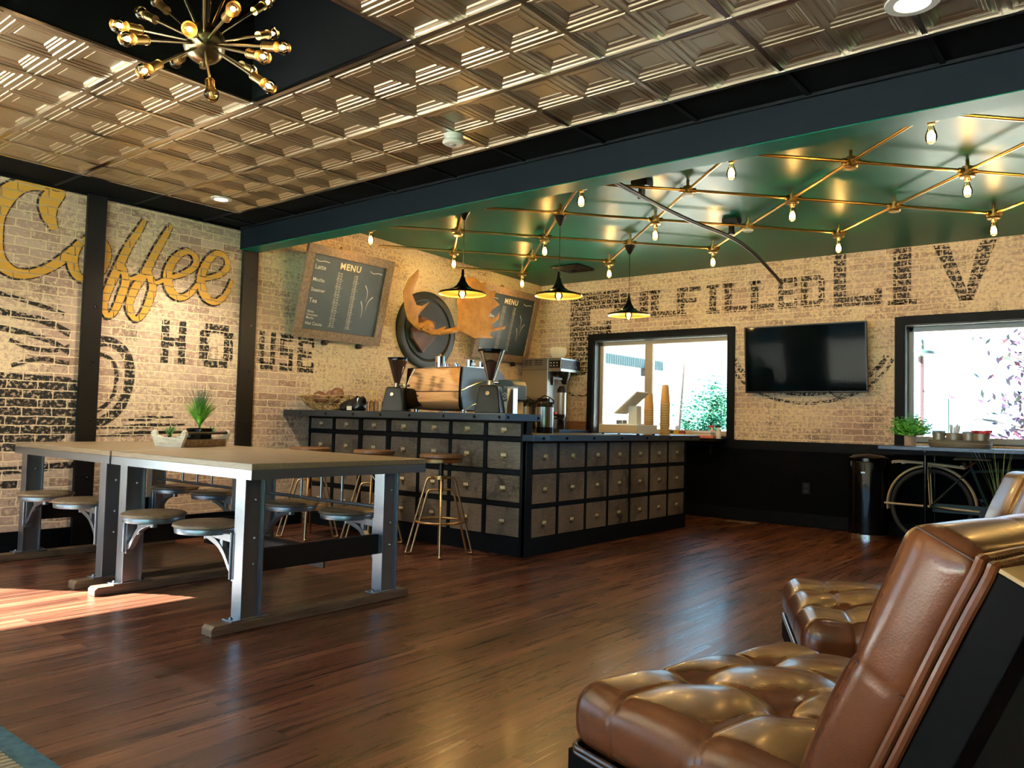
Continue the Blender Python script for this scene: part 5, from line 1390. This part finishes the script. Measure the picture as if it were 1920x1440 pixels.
# things on the window bar
zW = .869
t = thing('potted_fern', 'leafy green plant in a beige cylindrical pot at the left end of the window bar', 'plant', (-1.70, 7.93, zW))
MB().lathe([(.0003,0),(.048,0),(.052,.10),(.047,.10),(.046,.085),(.0003,.085)], n=28).build('pot', mat('beige_stone_pot', (.48,.36,.27), .7), t)
g = random.Random(21); m = MB()
for k in range(150):
    a = g.uniform(0,2*PI); e = g.uniform(.1,1.35); l = g.uniform(.11,.21)
    d = Vector((math.cos(a)*math.cos(e), math.sin(a)*math.cos(e), math.sin(e)))
    for q in range(1,7):
        p = d*l*q/6 + Vector((0,0,.09)); s_ = Vector((-math.sin(a),math.cos(a),0))
        for sg in (-1,1):
            w_ = (s_*sg + d*.5 + Vector((0,0,g.uniform(-.3,.3)))).normalized(); n2 = d.cross(w_).normalized()*.0045
            m.add([p, p+w_*.014+n2*1.4, p+w_*.030, p+w_*.014-n2*1.4], [(0,1,2,3)])
    m.tube([Vector((0,0,.09)), d*l+Vector((0,0,.09))], .0012, 4)
m.build('leaves', leafmat('bright_fern_leaf', (.04,.30,.03), (.16,.60,.08)), t, recalc=False)
M_galv = mat('galvanised_metal', (.46,.42,.33), .38, .7)
t = thing('galvanised_tray', 'wide galvanised tray carrying four small buckets on the window bar', 'tray', (-1.30, 7.92, zW))
MB().lathe([(.0003,0),(.235,0),(.245,.01),(.25,.06),(.255,.064),(.246,.064),(.24,.012),(.0003,.008)], n=48, sy=.5).tube([(.247*math.cos(q*PI/24),.123*math.sin(q*PI/24),.035) for q in range(48)], .003, 6, closed=True).build('tray', M_galv, t)
for k, (dx, r_, lab) in enumerate(((-.165,.055,'small galvanised bucket of sugar sachets, leftmost on the tray'),(-.045,.07,'galvanised bucket of white drinking straws on the tray'),(.07,.058,'small galvanised bucket second from the right on the tray'),(.165,.068,'galvanised bucket heaped with red packets at the right end of the tray'))):
    b = thing('small_bucket', lab, 'bucket', (-1.30+dx, 7.92, zW+.0085), group='small buckets on the galvanised tray')
    MB().lathe([(.0003,0),(r_*.78,0),(r_,.115),(r_+.003,.117),(r_-.002,.117),(r_*.76,.004),(.0003,.004)], n=28, sy=.85).build('bucket', M_galv, b)
    g = random.Random(k)
    if k == 1:
        m = MB()
        for q in range(26):
            x_, y_ = g.uniform(-.04,.04), g.uniform(-.03,.03); m.cyl((x_*.5,y_*.5,.01),(x_*1.3+.01,y_*1.2,.19+g.uniform(-.02,.01)),.0035,n=6)
        m.build('drinking_straws', M_white, b)['kind'] = 'stuff'
    elif k == 3:
        m = MB()
        for q in range(40):
            a = g.uniform(0,PI); m.obox((g.uniform(-.055,.06),g.uniform(-.04,.04),.118+g.uniform(0,.02)),(.05,.008,.018),Matrix.Rotation(a,3,'Z') @ Matrix.Rotation(g.uniform(-.4,.4),3,'X'))
        m.build('red_packets', mat('red_plastic'), b)['kind'] = 'stuff'
    else:
        m = MB()
        for q in range(16): m.obox((g.uniform(-.035,.035),g.uniform(-.025,.025),.11+g.uniform(0,.012)),(.04,.004,.03),Matrix.Rotation(g.uniform(0,PI),3,'Z'))
        m.build('sachets', mat('blue_white_sachets', (.35,.45,.6), .6), b)['kind'] = 'stuff'
# tall grass plant at the right edge
t = thing('tall_grass_plant', 'tall arching grass plant in front of the window bar at the right edge', 'plant', (-.92, 7.30, 0))
MB().lathe([(.0003,0),(.11,0),(.14,.28),(.13,.28),(.125,.25),(.0003,.25)], n=28).build('pot', M_blackgl, t)
leafy(t, 'grass_blades', (0,0), 26, .66, .55, .012, leafmat('dull_green_blade', (.08,.16,.05), (.22,.32,.12)), 9, droop=.3, zb=.25)
# rug corner
t = thing('woven_rug', 'corner of a woven straw rug with blue border in the lower left foreground', 'rug', (-3.2, .2, 0))
MB().box(-4.6, -1.9, -1.6, .985, .002, .012).build('border', wood('blue_rug_border', ((.02,.07,.10),(.05,.14,.20),(.09,.20,.26)), (8,8,8), .9, 3), t, t.location)
mr = mat('straw_braid', (.42,.36,.25), .9); m = MB()
x = -4.5
while x < -2.0:
    m.tube([(x, y_, .019+.004*(k_ % 2)) for k_, y_ in enumerate([-1.5+.1*q for q in range(25)])], .011, 6); x += .026
mw_ = m; mw_.build('braided_field', mr, t, t.location)['kind'] = 'stuff'

# ------------------------------------------------------------------ outdoors
gm = mat('pale_concrete_yard', (.55,.54,.50), .9)
struct(MB().box(-40, 40, YB+.5, 60, -.35, -.3).build('ground_yard', gm), None)
lawn = mat('sunlit_lawn', (.10,.34,.08), .9)
struct(MB().box(XR+.4, 30, -25, YB+.5, -.35, -.3).build('ground_lawn', lawn))
struct(MB().box(-30, XR+.4, -25, YF-.4, -.36, -.31).build('ground_front', gm)); struct(MB().box(-30, XL-.4, YF-.4, YB+.5, -.36, -.31).build('ground_side', gm))
t = thing('neighbouring_building', 'white sided building with corrugated eave outside the left window', 'building', (-13, 14, -.3))
b = MB(); b.box(-16, -10, 10.5, 18.6, -.3, 2.7); b.build('wall', mat('white_siding', (.85,.85,.83), .8), t, t.location)
m2 = MB()
for k in range(80): m2.cyl((-9.97, 10.5+k*.103, 2.42),(-9.97, 10.5+k*.103, 2.66),.05,n=8)
m2.build('corrugated_eave', mat('blue_grey_metal_roof', (.035,.065,.08), .6, 0, .2), t, t.location)
MB().box(-9.98,-9.8,17.6,17.75,2.22,2.42).build('wall_lamp', M_blackpl, t, t.location)
def tree(name, x, y, h, cr, n, m1, lab, seed, trunk=.12, mleaf=.16, zc=.6, low=.25):
    t = thing(name, lab, 'tree', (x,y,-.3)); g = random.Random(seed)
    tr_ = MB().tube(chain([(0,0,0,trunk),(g.uniform(-.1,.1),0,h*.3,trunk*.7),(g.uniform(-.2,.2),g.uniform(-.2,.2),h*.85,trunk*.2)],4) and [p[:3] for p in chain([(0,0,0,trunk),(.05,0,h*.3,trunk*.7),(.1,.1,h*.85,trunk*.2)],4)], [p[3] for p in chain([(0,0,0,trunk),(.05,0,h*.3,trunk*.7),(.1,.1,h*.85,trunk*.2)],4)], 8)
    br_ = []
    for k in range(12):
        z0 = h*g.uniform(low,.8); a = g.uniform(0,2*PI); l = cr*g.uniform(.5,.95)
        e = Vector((math.cos(a)*l, math.sin(a)*l, z0+l*.55)); tr_.tube([(0,0,z0),tuple(e*.5+Vector((0,0,z0*.5+.02))),tuple(e)], [trunk*.35,trunk*.2,trunk*.06], 6); br_.append(e)
    tr_.build('trunk', mat('grey_brown_bark', (.02,.017,.015), .9), t)
    lf = MB()
    for k in range(n):
        c = br_[k % len(br_)] if g.random() < .7 else Vector((0,0,h*g.uniform(low,1)))
        p = c + Vector((g.gauss(0,cr*.28), g.gauss(0,cr*.28), g.gauss(0,h*.10)))
        a, b_ = g.uniform(0,PI), g.uniform(0,PI); u = Vector((math.cos(a),math.sin(a),g.uniform(-.5,.5))).normalized(); v = u.orthogonal().normalized(); s_ = mleaf*g.uniform(.5,1.1)
        lf.add([p-u*s_, p-v*s_*.4, p+u*s_, p+v*s_*.4], [(0,1,2,3)])
    lf.build('foliage', m1, t, recalc=False)
    return t
mg = leafmat('vivid_green_leaves', (.001,.05,.024), (.008,.14,.075)); mg2 = leafmat('soft_green_leaves', (.004,.07,.036), (.02,.18,.11))
tree('leafy_tree', -9.2, 20, 2.4, .5, 3600, mg, 'tallest green tree beyond the left window, at its right side', 1, mleaf=.07)
tree('leafy_tree', -10.2, 20.6, 1.7, .42, 1500, mg2, 'mid-height green tree in the middle of the left window', 2, mleaf=.07)
tree('leafy_tree', -10.9, 20.4, 1.3, .42, 1200, mg, 'low green tree beside the utility pole outside the left window', 3, mleaf=.07)
tree('leafy_tree', -8.65, 21, 2.1, .6, 2400, mg2, 'pale green tree at the right jamb of the left window', 4, mleaf=.07)
t = thing('utility_pole', 'thin leaning brownish utility pole outside the left window', 'pole', (-10.2, 19.9, -.3))
MB().tube([(0,0,0),(.22,0,3.0)], [.09,.06], 10).build('pole', mat('weathered_pole_wood', (.09,.06,.06), .8), t)
struct(MB().box(-14, 3, 24.5, 24.7, -.3, .9).build('ground_wall', mat('white_low_wall', (.85,.84,.82), .9)))
# lamp post and flowering tree beyond the right window
t = thing('lamp_post', 'dark street lamp post outside the left part of the right window', 'lamp post', (-2.44, 12.0, -.3))
MB().tube([(0,0,0),(0,0,2.35)], .035, 8).build('post', mat('red_brown_post', (.035,.008,.014), .6), t)
MB().lathe([(.04,2.33),(.17,2.36),(.16,2.40),(.04,2.43),(.03,2.56),(.0003,2.58)], n=20).build('lamp_head', mat('teal_lamp_metal', (.006,.03,.03), .5), t)
MB().cyl((-.12,0,0),(-.12,0,2.0),.012).cyl((-.16,0,1.85),(.12,0,1.85),.012).build('bracket', mat('teal_lamp_metal'), t)
t = thing('thin_post', 'thin teal signpost in the middle distance of the right window', 'post', (-2.11, 12.0, -.3))
MB().cyl((0,0,0),(0,0,1.75),.014).build('post', mat('teal_lamp_metal'), t)
t = thing('crabapple_tree', 'purple-leaved ornamental tree outside the right window', 'tree', (-.95, 12.1, -.3)); g = random.Random(8)
m = MB(); tips = []
m.tube([(.5,0,0),(.45,0,1.0),(.3,.05,1.9)], [.12,.09,.06], 8)
for (x0,z0,x1,z1,y1) in ((.4,.9,-.6,1.15,.1),(.4,1.0,-.9,1.5,-.1),(.4,1.2,-.75,1.85,.1),(.35,1.7,-.55,2.35,-.1),(.3,1.9,-.1,3.0,.2),(.4,1.4,.1,2.6,-.4),(.45,1.1,-.45,1.35,-.2),(.4,1.3,1.0,2.6,0),(.35,1.6,-.9,2.75,.3)):
    pts = [(x0,0,z0),((x0+x1)/2,y1*.5,(z0+z1)/2+.12),(x1,y1,z1)]; m.tube(chain(pts,4), [.035-.003*k_ for k_ in range(9)], 6)
    for q in range(9):
        s_ = q/8; tips.append(Vector((x0+(x1-x0)*s_, y1*s_, z0+(z1-z0)*s_+.1*math.sin(PI*s_))))
m.build('trunk', mat('grey_brown_bark'), t)
mp_, mr_, mgn = MB(), MB(), MB()
for k in range(3200):
    c = g.choice(tips); p = c + Vector((g.gauss(0,.24),g.gauss(0,.2),g.gauss(0,.24)))
    if g.random() > ((p.x+1.25)/1.5)**1.3 if p.x > -1.25 else True: continue
    u = Vector((g.uniform(-1,1),g.uniform(-.4,.4),g.uniform(-.7,.7))).normalized(); v = u.orthogonal().normalized(); s_ = g.uniform(.038,.075)
    (mp_, mr_, mgn)[0 if g.random() < .72 else (1 if g.random() < .5 else 2)].add([p-u*s_, p-v*s_*.42, p+u*s_, p+v*s_*.42], [(0,1,2,3)])
mp_.build('purple_foliage', leafmat('purple_leaf', (.016,.006,.022), (.05,.022,.065)), t, recalc=False); mr_.build('pink_foliage', leafmat('pink_leaf', (.06,.008,.025), (.09,.02,.045)), t, recalc=False); mgn.build('green_foliage', leafmat('green_leaf', (.006,.022,.008), (.015,.04,.02)), t, recalc=False)
